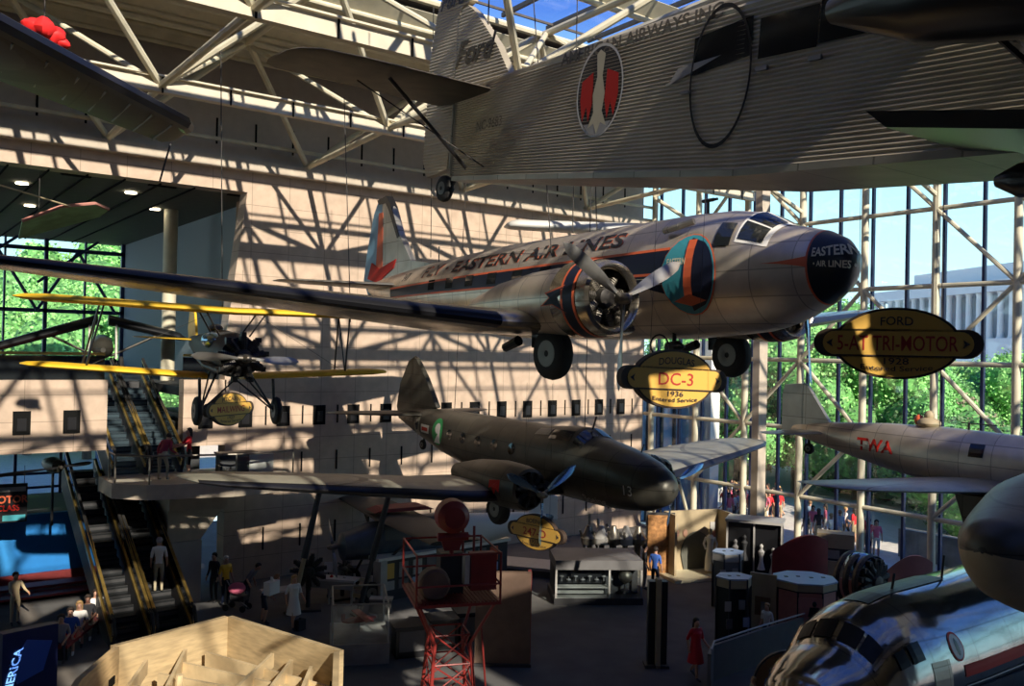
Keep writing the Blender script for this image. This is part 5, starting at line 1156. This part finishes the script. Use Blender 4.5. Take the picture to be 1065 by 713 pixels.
for x, y in oc: MB().box((x, y, .9), (.05, .05, 1.6)).build('corner_trim', 'black', o)
t = MB().ball((.12, -.90, 1.38), (.07, .02, .09), 10, 6).prism([(-.02, 1.28), (.26, 1.28), (.32, .98), (-.08, .98)], 1, .03, -.90); t.build('printed_figure', 'black', o)
t = MB(); text_on(t, 'We Are An Air-Minded', .06, lambda a_, b_: V((a_*.9, -.895, .72+b_)), .01); t.build('lettering', 'white', o)
for k in range(4): MB().box((-.6+.4*k, .1*(k % 2), 2.01), (.12, .12, .02)).build('top_fitting', 'black', o)
# kiosks with hexagonal pale blue tops
for k, (x, y, h_, lab) in enumerate(((762, 668, 2.12, 'tall dark kiosk with photographs and pale blue hexagonal top, nearer one'), (756, 630, 2.0, 'kiosk with pale blue hexagonal top, just behind the taller one'))):
    p = onz(x, y); o = empty('hexagonal_kiosk', p, (0, 0, facecam(p, 20)), lab, 'kiosk', 'hexagonal kiosks'); hx = [(.60*math.cos(i*PI/3), .52*math.sin(i*PI/3)) for i in range(6)]
    MB().prism(hx, 2, .05, h_).build('kiosk_top', 'bluetop', o); MB().prism([(a*.98, b*.98) for a, b in hx], 2, .25, h_-.16).build('kiosk_fascia', 'tan' if k == 0 else 'lgrey', o); MB().prism([(a*.9, b*.9) for a, b in hx], 2, h_-.3, (h_-.3)/2).build('kiosk_core', 'black' if k == 0 else 'grey', o)
    for a, b in hx: MB().box((a*.95, b*.95, h_/2), (.05, .05, h_)).build('corner_post', 'dgrey', o)
    for q, (a, z, m_) in enumerate(((-.35, 1.3, 'lgrey'), (.1, 1.35, 'stone'), (.25, .8, 'bluetop'), (-.3, .75, 'grey'))): MB().box((a, -.49, z), (.2, .03, .3)).build('photograph', m_, o)
    for q in range(2): MB().box((-.15+.3*q, .0, h_+.03), (.1, .1, .015)).build('top_fitting', 'black', o)
p = onz(793, 663); box_on('tan_partition', 'tan partition with a framed picture beside the tall dark kiosk', 'partition', p, facecam(p, -14), [('panel_face', (0, 0, 1.05), (.85, .1, 2.1), 'tan'), ('framed_picture', (0, -.07, 1.05), (.5, .03, .6), 'mural'), ('picture_inset', (.05, -.09, 1.0), (.2, .02, .4), 'stone')])
# ramp wall with rail and round dark panel
pts = [onz(739, 718), onz(742, 708), onz(790, 690), onz(838, 672), onz(858, 668)]
pp = pts[1]; o = empty('ramp_wall', pp, label='grey ramp wall with metal handrail beside the person in red', cat='ramp wall')
for a, b, h0, h1 in ((pts[0], pts[1], 1.0, 1.0), (pts[1], pts[2], 1.0, 1.0), (pts[2], pts[3], 1.0, .95), (pts[3], pts[4], .95, .95)):
    n_ = (b-a).cross(V((0, 0, 1))).normalized()*.1; A = [a-pp, b-pp, b-pp-n_, a-pp-n_]
    MB().add([V((q.x, q.y, 0)) for q in A]+[V((q.x, q.y, h)) for q, h in zip(A, (h0, h1, h1, h0))], [(3, 2, 1, 0), (4, 5, 6, 7), (0, 1, 5, 4), (1, 2, 6, 5), (2, 3, 7, 6), (3, 0, 4, 7)]).build('wall_panel', 'grey', o)
    MB().tube(a-pp+V((0, 0, h0+.12)), b-pp+V((0, 0, h1+.12)), .03).build('handrail', 'lgrey', o, True); MB().tube(a-pp+V((0, 0, h0)), a-pp+V((0, 0, h0+.12)), .015).build('rail_bracket', 'lgrey', o)
p = onz(822, 745); o = empty('round_board', p, (0, 0, facecam(p, 6)), 'large round dark exhibit panel with curved lettering at the bottom right', 'panel')
MB().prism([(0+.95*math.cos(a_), .75+.95*math.sin(a_)) for a_ in [k*PI/18 for k in range(-4, 23)]], 1, .12).build('panel_disc', 'dgrey', o)
MB().prism([(.90*math.cos(a_), .75+.90*math.sin(a_)) for a_ in [k*PI/18 for k in range(-4, 23)]], 1, .14).build('panel_face', 'mural', o)
t = MB(); text_on(t, 'A New Way to Travel', .12, lambda a_, b_: V(((.78+b_)*math.sin(a_/.8+.25), -.09, .75+(.78+b_)*math.cos(a_/.8+.25))), .01); t.build('lettering', 'cream', o)
MB().box((.15, -.1, 1.0), (.3, .04, .36)).build('photograph', 'stone', o); MB().box((.62, -.12, .95), (.34, .04, .5)).build('blue_photograph', 'bluetop', o); MB().box((.3, -.1, .6), (.4, .04, .4)).build('photograph', 'dgrey', o); MB().box((0, .05, .15), (1.2, .3, .3)).build('foot', 'dgrey', o)
p = onz(868, 700); box_on('metal_railing_block', 'dark block with rail between round panel and the big airliner nose', 'barrier', p, facecam(p), [('block_body', (0, 0, .8), (.9, .3, 1.6), 'dgrey'), ('block_top', (0, 0, 1.64), (1.0, .4, .07), 'bluetop')])
# lit banner and kiosk at far left
p = dep(8, 523, 31); o = empty('hanging_banner', p, (0, 0, facecam(p, 0)), 'black hanging banner with orange letters at the left edge', 'banner')
MB().box((0, 0, 0), (1.2, .06, 1.35)).build('banner_cloth', 'black', o)
for tx, s, z, m_ in (('MOTOR', .36, .12, 'orange'), ('CLASS', .28, -.18, 'red')):
    t = MB(); text_on(t, tx, s, lambda a_, b_: V((.02+a_*.9, -.04, z+b_)), .03); t.build('lettering', m_, o)
MB().box((.2, -.04, -.52), (.7, .02, .2)).build('green_strip', 'teal', o); MB().box((0, -.04, .48), (1.1, .02, .16)).build('picture_strip', 'stone', o)
for s in (-.5, .5): MB().tube((s, 0, .67), (s, 0, 1.3), .01, n=5).build('banner_wire', 'cabl', o)
p = onz(28, 735); o = empty('blue_pylon', p, (0, 0, facecam(p, 20)), 'dark blue display pylon with glowing light blue letters, bottom left corner', 'pylon')
MB().box((0, 0, 1.0), (1.3, .3, 2.0)).build('pylon_body', mat('deep_blue_panel', (.012, .02, .10), .4), o)
MB().prism([(-.5, 1.2), (-.1, 1.75), (.5, 1.6), (.3, .9), (-.3, .7)], 1, .04, -.16).build('blue_picture', mat('blue_picture', (.05, .12, .5), .4), o)
t = MB(); text_on(t, 'AMERICA', .30, lambda a_, b_: V((-.42+.25*a_-b_*.9, -.18, .95+a_)), .02); t.build('lettering', mat('glowing_letters', (.25, .55, 1), .4, emit=.7), o)

# ================================================================ PEOPLE
def person(name, label, loc, rz, pose='stand', shirt='white', pants='navy', skin='skin', hair='hair', shoes='dgrey', s=1., longh=False, dress=False, sleeves=False, group=None, hat=None):
    J = dict(pel=(0, 0, .95), sp=(0, 0, 1.14), ch=(0, 0, 1.34), nk=(0, 0, 1.49), h0=(0, -.01, 1.57), h1=(0, -.02, 1.665), h2=(0, -.01, 1.72),
             shL=(-.17, 0, 1.42), shR=(.17, 0, 1.42), elL=(-.23, .03, 1.15), elR=(.23, .03, 1.15), wrL=(-.24, -.08, .93), wrR=(.24, -.08, .93),
             hpL=(-.09, 0, .90), hpR=(.09, 0, .90), knL=(-.1, -.02, .49), knR=(.1, -.02, .49), anL=(-.1, .03, .09), anR=(.1, .03, .09), toL=(-.12, -.15, .04), toR=(.12, -.15, .04))
    J = {k: V(v) for k, v in J.items()}
    if pose == 'walk':
        J['knL'] += V((0, -.14, .02)); J['anL'] += V((0, -.22, 0)); J['toL'] += V((0, -.24, .03)); J['knR'] += V((0, .08, 0)); J['anR'] += V((0, .30, .06)); J['toR'] += V((0, .26, 0))
        J['elL'] += V((0, .08, 0)); J['wrL'] += V((0, .12, .02)); J['elR'] += V((0, -.06, .0)); J['wrR'] += V((0, -.18, .06))
    if pose == 'reach':
        for k in ('elL', 'elR'): J[k] += V((0, -.22, .06))
        for k in ('wrL', 'wrR'): J[k] += V((0, -.36, .22))
    if pose == 'lean':
        for k in ('sp', 'ch', 'nk', 'h0', 'h1', 'h2', 'shL', 'shR', 'elL', 'elR', 'wrL', 'wrR'):
            z = J[k].z-.95; a = R_(38); J[k] = V((J[k].x, J[k].y*math.cos(a)-z*math.sin(a), .95+z*math.cos(a)+J[k].y*math.sin(a)))
        for k in ('elL', 'elR'): J[k] += V((0, -.02, -.04))
        for k in ('wrL', 'wrR'): J[k] += V((0, -.12, .0))
        J['wrL'] += V((-.1, -.12, .06)); J['knL'] += V((-.05, -.1, 0)); J['anL'] += V((-.06, -.08, 0)); J['toL'] += V((-.06, -.08, 0))
    if pose == 'sit':
        dz = -.48
        for k in J:
            if k[:2] not in ('kn', 'an', 'to'): J[k] = J[k]+V((0, .0, dz))
        for sd in 'LR': J['kn'+sd] = V(((-.12 if sd == 'L' else .12), -.43, .50)); J['an'+sd] = V(((-.13 if sd == 'L' else .13), -.44, .09)); J['to'+sd] = J['an'+sd]+V((0, -.18, -.05))
        for sd in 'LR': J['wr'+sd] = V(((-.14 if sd == 'L' else .14), -.30, .60)); J['el'+sd] += V((0, .0, .02))
    R = dict(pel=.135, sp=.12, ch=.145, nk=.055, h0=.085, h1=.098, h2=.07, shL=.07, shR=.07, elL=.045, elR=.045, wrL=.03, wrR=.03, hpL=.095, hpR=.095, knL=.06, knR=.06, anL=.042, anR=.042, toL=.035, toR=.035)
    E = [('pel', 'sp'), ('sp', 'ch'), ('ch', 'nk'), ('nk', 'h0'), ('h0', 'h1'), ('h1', 'h2'), ('ch', 'shL'), ('ch', 'shR'), ('shL', 'elL'), ('elL', 'wrL'), ('shR', 'elR'), ('elR', 'wrR'), ('pel', 'hpL'), ('pel', 'hpR'), ('hpL', 'knL'), ('knL', 'anL'), ('anL', 'toL'), ('hpR', 'knR'), ('knR', 'anR'), ('anR', 'toR')]
    for sd in 'LR':
        w_ = J['wr'+sd]; d = (w_-J['el'+sd]).normalized(); sx = -1 if sd == 'L' else 1; n_ = V((0, -1, 0)) if abs(d.y) < .7 else V((0, 0, 1)); side = d.cross(V((1, 0, 0))).normalized()
        J['pm'+sd] = w_+d*.07; R['pm'+sd] = .036; E.append(('wr'+sd, 'pm'+sd))
        for i in range(4):
            off = side*((i-1.5)*.021); ln = (.036, .042, .039, .03)[i]
            J[f'fa{i}{sd}'] = J['pm'+sd]+d*.035+off; J[f'fb{i}{sd}'] = J[f'fa{i}{sd}']+d*ln+V((-sx*.012, 0, 0)); J[f'fc{i}{sd}'] = J[f'fb{i}{sd}']+d*.022+V((-sx*.018, 0, 0))
            for q, r_ in (('a', .0095), ('b', .009), ('c', .007)): R[f'f{q}{i}{sd}'] = r_
            E += [('pm'+sd, f'fa{i}{sd}'), (f'fa{i}{sd}', f'fb{i}{sd}'), (f'fb{i}{sd}', f'fc{i}{sd}')]
        J['ta'+sd] = w_+d*.04+side*.045; J['tb'+sd] = w_+d*.075+side*.06; R['ta'+sd] = .012; R['tb'+sd] = .009; E += [('wr'+sd, 'ta'+sd), ('ta'+sd, 'tb'+sd)]
    hd = (J['h1']-J['h0']).normalized(); fwd = V((0, -1, 0)) if pose != 'lean' else V((0, -.6, -.8))
    J['no'] = J['h0']+hd*.055+fwd*.105; R['no'] = .014; E.append(('h1', 'no'))
    keys = list(J); me = bpy.data.meshes.new('b'); me.from_pydata([J[k] for k in keys], [(keys.index(a), keys.index(b)) for a, b in E], [])
    ob = bpy.data.objects.new('b', me); C.objects.link(ob); md = ob.modifiers.new('s', 'SKIN'); md.use_smooth_shade = True
    sk = me.skin_vertices[0].data
    for i, k in enumerate(keys):
        r_ = R[k]; sk[i].radius = (r_, r_*(.72 if k in ('pel', 'sp', 'ch') else 1)); sk[i].use_root = (k == 'pel')
    ob.modifiers.new('u', 'SUBSURF').levels = 1
    dg = bpy.context.evaluated_depsgraph_get(); body = bpy.data.meshes.new_from_object(ob.evaluated_get(dg)); bpy.data.objects.remove(ob)
    segs = [(J[a], J[b], a, b) for a, b in E]
    def cls(c):
        best = min(segs, key=lambda q: (c-(q[0]+(q[1]-q[0])*max(0, min(1, (c-q[0]).dot(q[1]-q[0])/max(1e-9, (q[1]-q[0]).length_squared))))).length)
        a, b = best[2], best[3]
        if a[:2] in ('nk', 'h0', 'h1', 'wr', 'pm', 'fa', 'fb', 'ta') or a == 'h1': return 0
        if a[:2] == 'el': return 1 if sleeves else 0
        if a[:2] in ('sp', 'ch', 'sh') or (a, b) == ('pel', 'sp'): return 1
        if a[:2] == 'an': return 3
        if a[:2] == 'kn': return 2 if pants not in SHORTS else 0
        return 2
    for m_ in (skin, shirt, pants if isinstance(pants, str) and pants not in SHORTS else SHORTS[pants], shoes): body.materials.append(MT[m_] if isinstance(m_, str) else m_)
    body.polygons.foreach_set('material_index', [cls(p_.center) for p_ in body.polygons])
    o = bpy.data.objects.new(name, body); C.objects.link(o); o.location = loc; o.rotation_euler = (0, 0, rz); o.scale = (s,)*3; tag(o, label, 'person', group)
    hc = J['h1']; hb = MB().ball(hc+V((0, .018, .02)), (.105, .112, .105), 14, 9)
    if hat: pass
    if longh: hb.ball(hc+V((0, .075, -.12)), (.095, .06, .2), 12, 8)
    for i, p_ in enumerate(hb.v):
        if (p_-hc).dot(fwd) > .02 and p_.z < hc.z+.05: hb.v[i] = p_-fwd*.06
    hb.build('hair' if not hat else 'cap', hair if not hat else hat, o, True)
    eb = MB()
    for sx in (-1, 1): eb.ball(J['h0']+hd*.075+fwd*.088+V((sx*.034, 0, 0)), .011, 6, 4)
    eb.build('eyes', 'black', o)
    MB().ball(J['h0']+hd*.015+fwd*.088, (.024, .01, .008), 8, 4).build('mouth', 'darkred', o)
    if dress:
        z0 = J['pel'].z; MB().lathe([(-.45, .24), (-.2, .2), (.05, .15), (.2, .14), (.4, .17), (.46, .12)], (0, 0, z0), 'z', 16, caps=False).build('dress', shirt, o, True)
    return o
SHORTS = {'sh_navy': 'navy', 'sh_black': 'black', 'sh_tan': 'tan', 'sh_red': 'red', 'sh_blue': 'blue', 'sh_grey': 'grey', 'sh_white': 'white'}
MT['maroon'] = mat('maroon_cloth', (.30, .03, .06), .8); MT['sred'] = mat('scarlet_cloth', (.60, .02, .03), .8); MT['swhite'] = mat('white_cloth', (.75, .73, .70), .8); MT['khaki'] = mat('khaki_cloth', (.42, .36, .24), .8)
MT['sblue'] = mat('blue_cloth', (.04, .12, .45), .8); MT['sgrey'] = mat('grey_cloth', (.25, .25, .27), .8); MT['sblack'] = mat('black_cloth', (.02, .02, .025), .8); MT['spink'] = mat('pink_cloth', (.7, .15, .25), .8); MT['spale'] = mat('pale_blue_cloth', (.4, .55, .75), .8)
def fl(px, py, z=0): return onz(px, py, z)
fc = lambda p, e=0: facecam(p, e)
p = fl(168, 500, 4.48); person('person', 'person in maroon shirt and khaki trousers leaning on the landing rail', p, fc(p, 150), 'lean', 'maroon', 'khaki', sleeves=True, hair='hair', s=1.0)
p = fl(196, 497, 4.48); person('person', 'person in red top and dark shorts standing on the landing', p, fc(p, -80), 'reach', 'sred', 'sh_black', hair='hair', longh=True)
p = V((8.2, 30.45, .98)); person('person', 'person in white T-shirt seen from behind on the lower escalator', p, fc(p, 180), 'stand', 'swhite', 'khaki', hair='sgrey', s=1.03)
t = MB(); vs, fs = text2d('USA', .13, .02); 
p = fl(15, 650); person('person', 'person in khaki standing with folded arms at the far left', p, fc(p, 20), 'reach', 'khaki', 'khaki', sleeves=True, s=.97)
# bench group
bp_ = fl(84, 668); o = box_on('bench', 'dark bench with seated visitors left of the lower escalators', 'bench', bp_, facecam(bp_, 70), [('seat', (0, 0, .42), (3.4, .5, .08), 'darkred'), ('leg', (-1.5, 0, .2), (.1, .4, .4), 'dgrey'), ('leg', (1.5, 0, .2), (.1, .4, .4), 'dgrey')])
for k, (sh, pa, hr, sk_, lab) in enumerate((('sgrey', 'navy', 'hair', 'skin', 'seated person in grey top and dark trousers, nearest on the bench'), ('sblue', 'sh_red', 'hair', 'skin', 'seated person in blue top and red shorts on the bench'), ('swhite', 'sh_navy', 'hair_b', 'skin', 'seated fair-haired person in white top on the bench'), ('sblack', 'khaki', 'hair', 'skin_d', 'seated person in black top and khaki trousers on the bench'), ('swhite', 'sblack', 'hair', 'skin', 'seated dark-haired person in white top and black trousers, far end of bench'))):
    q = bp_+M.Rotation(facecam(bp_, 70), 3, 'Z') @ V((-1.4+.68*k, .05, 0)); person('person', lab, q, facecam(bp_, -5), 'sit', sh, pa, skin=sk_, hair=hr, shoes='swhite' if k % 2 else 'dgrey', longh=k in (2, 4))
# group under the landing
p = fl(234, 630); person('person', 'person in white cap and yellow shirt under the landing', p, fc(p, 30), 'stand', 'yellow', 'navy', hat='white')
p = fl(222, 626); person('person', 'person in black standing left of the white-capped visitor', p, fc(p, -40), 'stand', 'sblack', 'sblack', sleeves=True)
p = fl(256, 632); person('person', 'person in grey beside the red stroller', p, fc(p, 60), 'lean', 'sgrey', 'navy')
p = fl(246, 634); o = empty('stroller', p, (0, 0, fc(p, 60)), 'stroller with pinkish red hood under the landing', 'stroller')
MB().ball((0, 0, .75), (.32, .3, .2), 12, 8).build('hood', 'pinkred' if 'pinkred' in MT else 'spink', o, True); MB().box((0, -.1, .45), (.4, .5, .2)).build('seat', 'dgrey', o); MB().path([(0, .4, 1.0), (0, 0, .4), (0, -.4, .15)], .02).build('frame', 'lgrey', o)
for sx in (-1, 1):
    for y in (-.35, .3): MB().lathe([(-.02, .11), (.02, .11)], (sx*.22, y, .11), 'x', 14).build('wheel', 'rubber', o)
# by the counter
p = fl(273, 648); person('person', 'person with dark red hair bending, carrying a white bag', p, fc(p, 90), 'lean', 'spale', 'sh_navy', hair='mural', longh=True)
q = p+V((.15, -.35, 1.25)); MB().box((0, 0, 0), (.5, .25, .42), .5).prism([(-.12, .2), (-.09, .34), (.09, .34), (.12, .2)], 0, .02).build('shoulder_bag', 'swhite', thing=('white square bag carried by the bending visitor', 'bag')).location = q
p = fl(305, 654); person('person', 'person in pale dress with dark belt standing by the counter', p, fc(p, 25), 'walk', 'swhite', 'sh_tan', hair='hair_b', dress=True, longh=True)
p = fl(312, 655); tag(MB().box((0, 0, .18), (.32, .2, .34), .4).lathe([(-.02, .03), (.02, .03)], (0, 0, .38), 'x', 8).build('handbag', 'sblack'), 'black bag on the floor beside the visitor in the pale dress', 'bag').location = p
p = fl(290, 642); o = box_on('visitor_table', 'small glass-topped stand between the bending visitor and counter', 'table', p, fc(p, 20), [('table_top', (0, 0, .95), (1.2, .6, .05), 'lgrey'), ('leg', (-.5, 0, .46), (.05, .05, .92), 'dgrey'), ('leg', (.5, 0, .46), (.05, .05, .92), 'dgrey')])
# centre and right
p = fl(681, 616); person('person', 'person in blue top and dark trousers right of the island showcase', p, fc(p, 160), 'stand', 'sblue', 'navy')
p = fl(670, 613); person('person', 'person in black top and light trousers at the island showcase corner', p, fc(p, 100), 'stand', 'sblack', 'sgrey', hair='hair')
p = fl(723, 706); person('person', 'person in red dress with long black hair walking beside the ramp', p, fc(p, 40), 'walk', 'sred', 'sh_red', longh=True, dress=True, s=.98)
p = fl(797, 677); person('person', 'fair-haired person in striped white shirt behind the ramp wall', p, fc(p, -30), 'stand', 'swhite', 'sh_navy', hair='hair_b', s=.85)
p = fl(802, 752); person('person', 'child in bright blue shirt in front of the round dark panel', p, fc(p, 30), 'stand', 'sblue', 'navy', s=.78)
p = fl(783, 752); person('person', 'blond child at the bottom edge near the round panel', p, fc(p, -60), 'stand', 'khaki', 'navy', hair='hair_b', s=.66)
p = fl(738, 598); o = empty('mannequin', p+V((0, 0, .12)), (0, 0, fc(p, 10)), 'white-dressed mannequin standing in the tan diorama', 'mannequin')
MB().lathe([(0, .22), (.5, .2), (.95, .14), (1.1, .13), (1.35, .19), (1.48, .08)], (0, 0, .1), 'z', 16).build('white_dress', 'swhite', o, True); MB().ball((0, 0, 1.72), (.09, .1, .12), 12, 8).build('head', 'tan', o, True); MB().tube((0, 0, 1.5), (0, 0, 1.65), .04).build('neck', 'tan', o)
for s_ in (-1, 1): MB().path([(s_*.18, 0, 1.48), (s_*.27, -.02, 1.2), (s_*.2, -.15, 1.0)], .045, 8).build('arm', 'swhite', o, True)
# ================================================================ OUTDOORS
struct(MB().box((130, 40, -.2), (190, 400, .3)).build('ground_paving', 'gravel'))
struct(MB().box((-40, 160, -.22), (150, 200, .3)).build('ground_terrace', 'gravel'))
struct(MB().prism([(52, 40), (75, 62), (80, 72), (60, 62), (46, 46)], 2, .1, .05).build('lawn_strip', 'lawn'))
# low stone wall and hedge bed
sw = MB().box((39.6, 12.5, .65), (.5, 20, 1.3), 0); struct(sw.build('wall_garden', 'stone'))
def crown(n, rx, rz, size, seed, mats='leaf1'):
    rnd = random.Random(seed); mb = MB(); cl = [(V((rnd.gauss(0, .5)*rx*.62, rnd.gauss(0, .5)*rx*.62, rnd.uniform(-.75, .8)*rz)), rnd.uniform(.28, .5)*rx) for _ in range(22)]
    for i in range(n):
        c, r = cl[i % 22]; d = V((rnd.gauss(0, 1), rnd.gauss(0, 1), rnd.gauss(0, 1))).normalized(); p = c+d*r*rnd.uniform(.75, 1.08)
        a = V((rnd.gauss(0, 1), rnd.gauss(0, 1), rnd.gauss(0, 1))).normalized(); b = (d*.8+V((rnd.gauss(0, .5), rnd.gauss(0, .5), rnd.gauss(0, .5)))).normalized().cross(a).normalized(); s_ = size*rnd.uniform(.6, 1.2)
        mb.v += [p-a*s_-b*s_*.4, p+a*s_*.2-b*s_*.7, p+a*s_, p+a*s_*.1+b*s_*.7]; k = len(mb.v); mb.f.append((k-4, k-3, k-2, k-1)); mb.m.append(0)
    return mb, cl
def make_tree(seed, h_, rx, leaf, label, nm='tree', n=17000, size=.125):
    o = empty(nm, (0, 0, -50), label=label, cat='tree', group='trees outside the glass walls'); mb, cl = crown(n, rx, h_*.40, size, seed)
    for i in range(len(mb.v)): mb.v[i].z += h_*.58
    me = bpy.data.meshes.new('foliage'); me.from_pydata(mb.v, [], mb.f); me.materials.append(MT[leaf]); f = bpy.data.objects.new('foliage', me); C.objects.link(f); f.parent = o
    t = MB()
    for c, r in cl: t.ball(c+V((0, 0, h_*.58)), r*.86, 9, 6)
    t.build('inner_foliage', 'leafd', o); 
    t = MB().tube((0, 0, 0), (0, 0, h_*.5), .28, .16, 8)
    for c, r in cl[:7]: t.tube((0, 0, h_*.4), c+V((0, 0, h_*.58)), .1, .04, 5)
    t.build('trunk', 'bark', o); return o
TA = make_tree(1, 11, 5.2, 'leaf1', 'x'); TB = make_tree(2, 10, 4.8, 'leaf2', 'x'); TC = make_tree(3, 5.0, 3.8, 'leaf3', 'x', 'bush', 12000, .10); TD = make_tree(5, 6.0, 3.4, 'leafp', 'x', 'bush', 9000, .10)
rnd = random.Random(11)
used = set()
def put(T, loc, s, lab, grp='trees outside the glass wall'):
    rz = rnd.uniform(0, 6)
    if T.name in used: o = copy_tree(T, loc, rz, lab, grp, (s, s, s*rnd.uniform(.92, 1.05)))
    else: used.add(T.name); o = T; o.location = loc; o.rotation_euler = (0, 0, rz); o.scale = (s,)*3; o['label'] = lab; o['group'] = grp
    return o
# (yaw from pixel, depth)
def gp(px, d): p = dep(px, 400, d); return V((p.x, p.y, 0))
for i, (px, d, s) in enumerate(((742, 70, .95), (768, 64, 1.0), (800, 72, 1.15), (828, 60, .95), (858, 66, 1.05), (892, 58, .95), (925, 66, 1.0), (958, 57, .85), (992, 62, .85), (1028, 58, .8), (1062, 62, .85), (1100, 58, .9), (715, 78, 1.1), (780, 82, 1.35), (845, 84, 1.3), (910, 82, 1.2))):
    put((TA, TB)[i % 3 == 1], gp(px, d), s, 'bright green leafy tree outside the glass wall')
for i, (px, d, s) in enumerate(((872, 61, 1.15), (900, 60, 1.2), (925, 58, 1.2), (955, 55, 1.15), (985, 50, 1.0), (1020, 45, .95), (1055, 44, .95), (1090, 44, .95), (885, 65, 1.4), (940, 62, 1.35), (1000, 50, 1.1))):
    put(TC, gp(px, d), s, 'dark green bush behind the stone garden wall', 'bushes behind the garden wall')
for i, (px, d, s) in enumerate(((905, 63, 1.2), (965, 57, 1.2), (880, 66, 1.1), (1035, 50, .9))):
    put(TD, gp(px, d), s, 'pinkish grey shrub among the green bushes outside', 'pinkish shrubs outside')
for i, (px, d, s) in enumerate(((-20, 76, 1.2), (30, 72, 1.1), (62, 74, 1.1), (92, 70, 1.15), (125, 74, 1.15), (150, 80, 1.25), (45, 95, 1.5), (110, 96, 1.6), (170, 90, 1.4))):
    put((TB, TA)[i % 2], gp(px, d), s*1.15, 'leafy tree beyond the far gallery window', 'trees beyond the gallery window')
# white columned building
q = dep(1050, 345, 190); o = empty('columned_building', (q.x, q.y, 0), (0, 0, R_(-28)), 'long white columned building seen beyond the trees at right', 'building')
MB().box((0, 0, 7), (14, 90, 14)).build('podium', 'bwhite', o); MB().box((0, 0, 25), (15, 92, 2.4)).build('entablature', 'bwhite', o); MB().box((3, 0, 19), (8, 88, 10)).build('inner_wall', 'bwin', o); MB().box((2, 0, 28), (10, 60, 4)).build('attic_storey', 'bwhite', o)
for k in range(26): MB().lathe([(14, .9), (14.6, .7), (23.4, .6), (23.9, .95)], (-6, -42+3.36*k, 0), 'z', 10).build('column', 'bwhite', o, True)
# neighbouring pavilion past the corner
MT['pav'] = mat('pavilion_blue_reflection', (.22, .36, .55), .25, .1); MT['pavw'] = mat('pavilion_stone', (.75, .73, .70), .8)  # bluish reflection on the pavilion wall is put into its base colour
struct(MB().box((36.7, 42, 4.4), (4.3, 14, 8.8)).build('wall_pavilion', 'pav')); struct(MB().box((38.75, 33.9, 5.0), (.75, 1.6, 10)).build('column_pavilion', 'pavw'))
for x in (35.3, 36.4, 37.4): struct(MB().box((x, 34.9, 4.4), (.14, .14, 8.8)).build('trim_pavilion', 'dgrey'))
# crowd outside
cr = [person('pedestrian', 'x', (0, 0, -60), 0, ('stand', 'walk', 'stand', 'walk', 'stand', 'walk')[k], ('spink', 'swhite', 'sred', 'spale', 'sblack', 'sred')[k], ('sh_white', 'sh_navy', 'sh_tan', 'sh_white', 'khaki', 'sh_navy')[k], hair=('hair', 'hair_b', 'hair', 'mural', 'hair', 'hair')[k], longh=k % 2 == 0) for k in range(6)]
NM = ('pedestrian in pink top and white shorts', 'pedestrian in white top and navy shorts', 'pedestrian in red top and tan shorts', 'pedestrian in pale blue top and white shorts', 'pedestrian in black top and khaki trousers', 'pedestrian in red top and navy shorts')
fu = set()
spots = [(rnd.uniform(752, 812), rnd.uniform(528, 546)) for _ in range(48)]+[(845, 562), (851, 566), (858, 560), (873, 568), (879, 563), (888, 565), (903, 578), (911, 580), (838, 570), (864, 572), (842, 556), (897, 572)]
for i, (x, y) in enumerate(spots):
    k = i % 6 if i < 48 else (0, 4, 0, 3, 1, 2, 5, 0, 4, 1, 3, 2)[i-48]
    p = onz(x, y)
    where = ' outdoors in the crowd beyond the glass wall' if i < 48 else ' outdoors near the stone garden wall'
    if k in fu: copy_tree(cr[k], p, rnd.uniform(0, 6.28), NM[k]+where, 'crowd: '+NM[k]+where)
    else: fu.add(k); cr[k].location = p; cr[k].rotation_euler = (0, 0, rnd.uniform(0, 6)); cr[k]['label'] = NM[k]+where; cr[k]['group'] = 'crowd: '+NM[k]+where
# ================================================================ LIGHT
sd = V((.243, 1.85, -1.0)).normalized()
L = bpy.data.lights.new('sun', 'SUN'); L.energy = 4.7; L.angle = R_(.55); L.color = (1, .84, .64)
lo = bpy.data.objects.new('sun', L); C.objects.link(lo); lo.rotation_euler = sd.to_track_quat('-Z', 'Y').to_euler()
w = bpy.data.worlds.new('sky'); sc.world = w; w.use_nodes = True; nt = w.node_tree; bg = nt.nodes['Background']
tc = nt.nodes.new('ShaderNodeTexCoord'); sp = nt.nodes.new('ShaderNodeSeparateXYZ'); rp = nt.nodes.new('ShaderNodeValToRGB')
nt.links.new(tc.outputs['Generated'], sp.inputs[0]); nt.links.new(sp.outputs[2], rp.inputs[0]); nt.links.new(rp.outputs[0], bg.inputs[0])
e = rp.color_ramp.elements; e[0].position = 0; e[0].color = (.66, .90, .96, 1); e[1].position = .6; e[1].color = (.03, .08, .30, 1)
a = rp.color_ramp.elements.new(.2); a.color = (.42, .78, .92, 1); b = rp.color_ramp.elements.new(.36); b.color = (.09, .22, .62, 1)
bg.inputs[1].default_value = .85
vs_ = sc.view_settings; sc.display_settings.display_device = 'sRGB'; vs_.view_transform = 'Standard'; vs_.look = 'None'; vs_.exposure = 1.05; vs_.gamma = 1; vs_.use_curve_mapping = False
cy = sc.cycles; cy.use_denoising = True; cy.max_bounces = 9; cy.diffuse_bounces = 6; cy.glossy_bounces = 4; cy.transparent_max_bounces = 16; cy.caustics_reflective = False; cy.caustics_refractive = False; cy.sample_clamp_indirect = 10
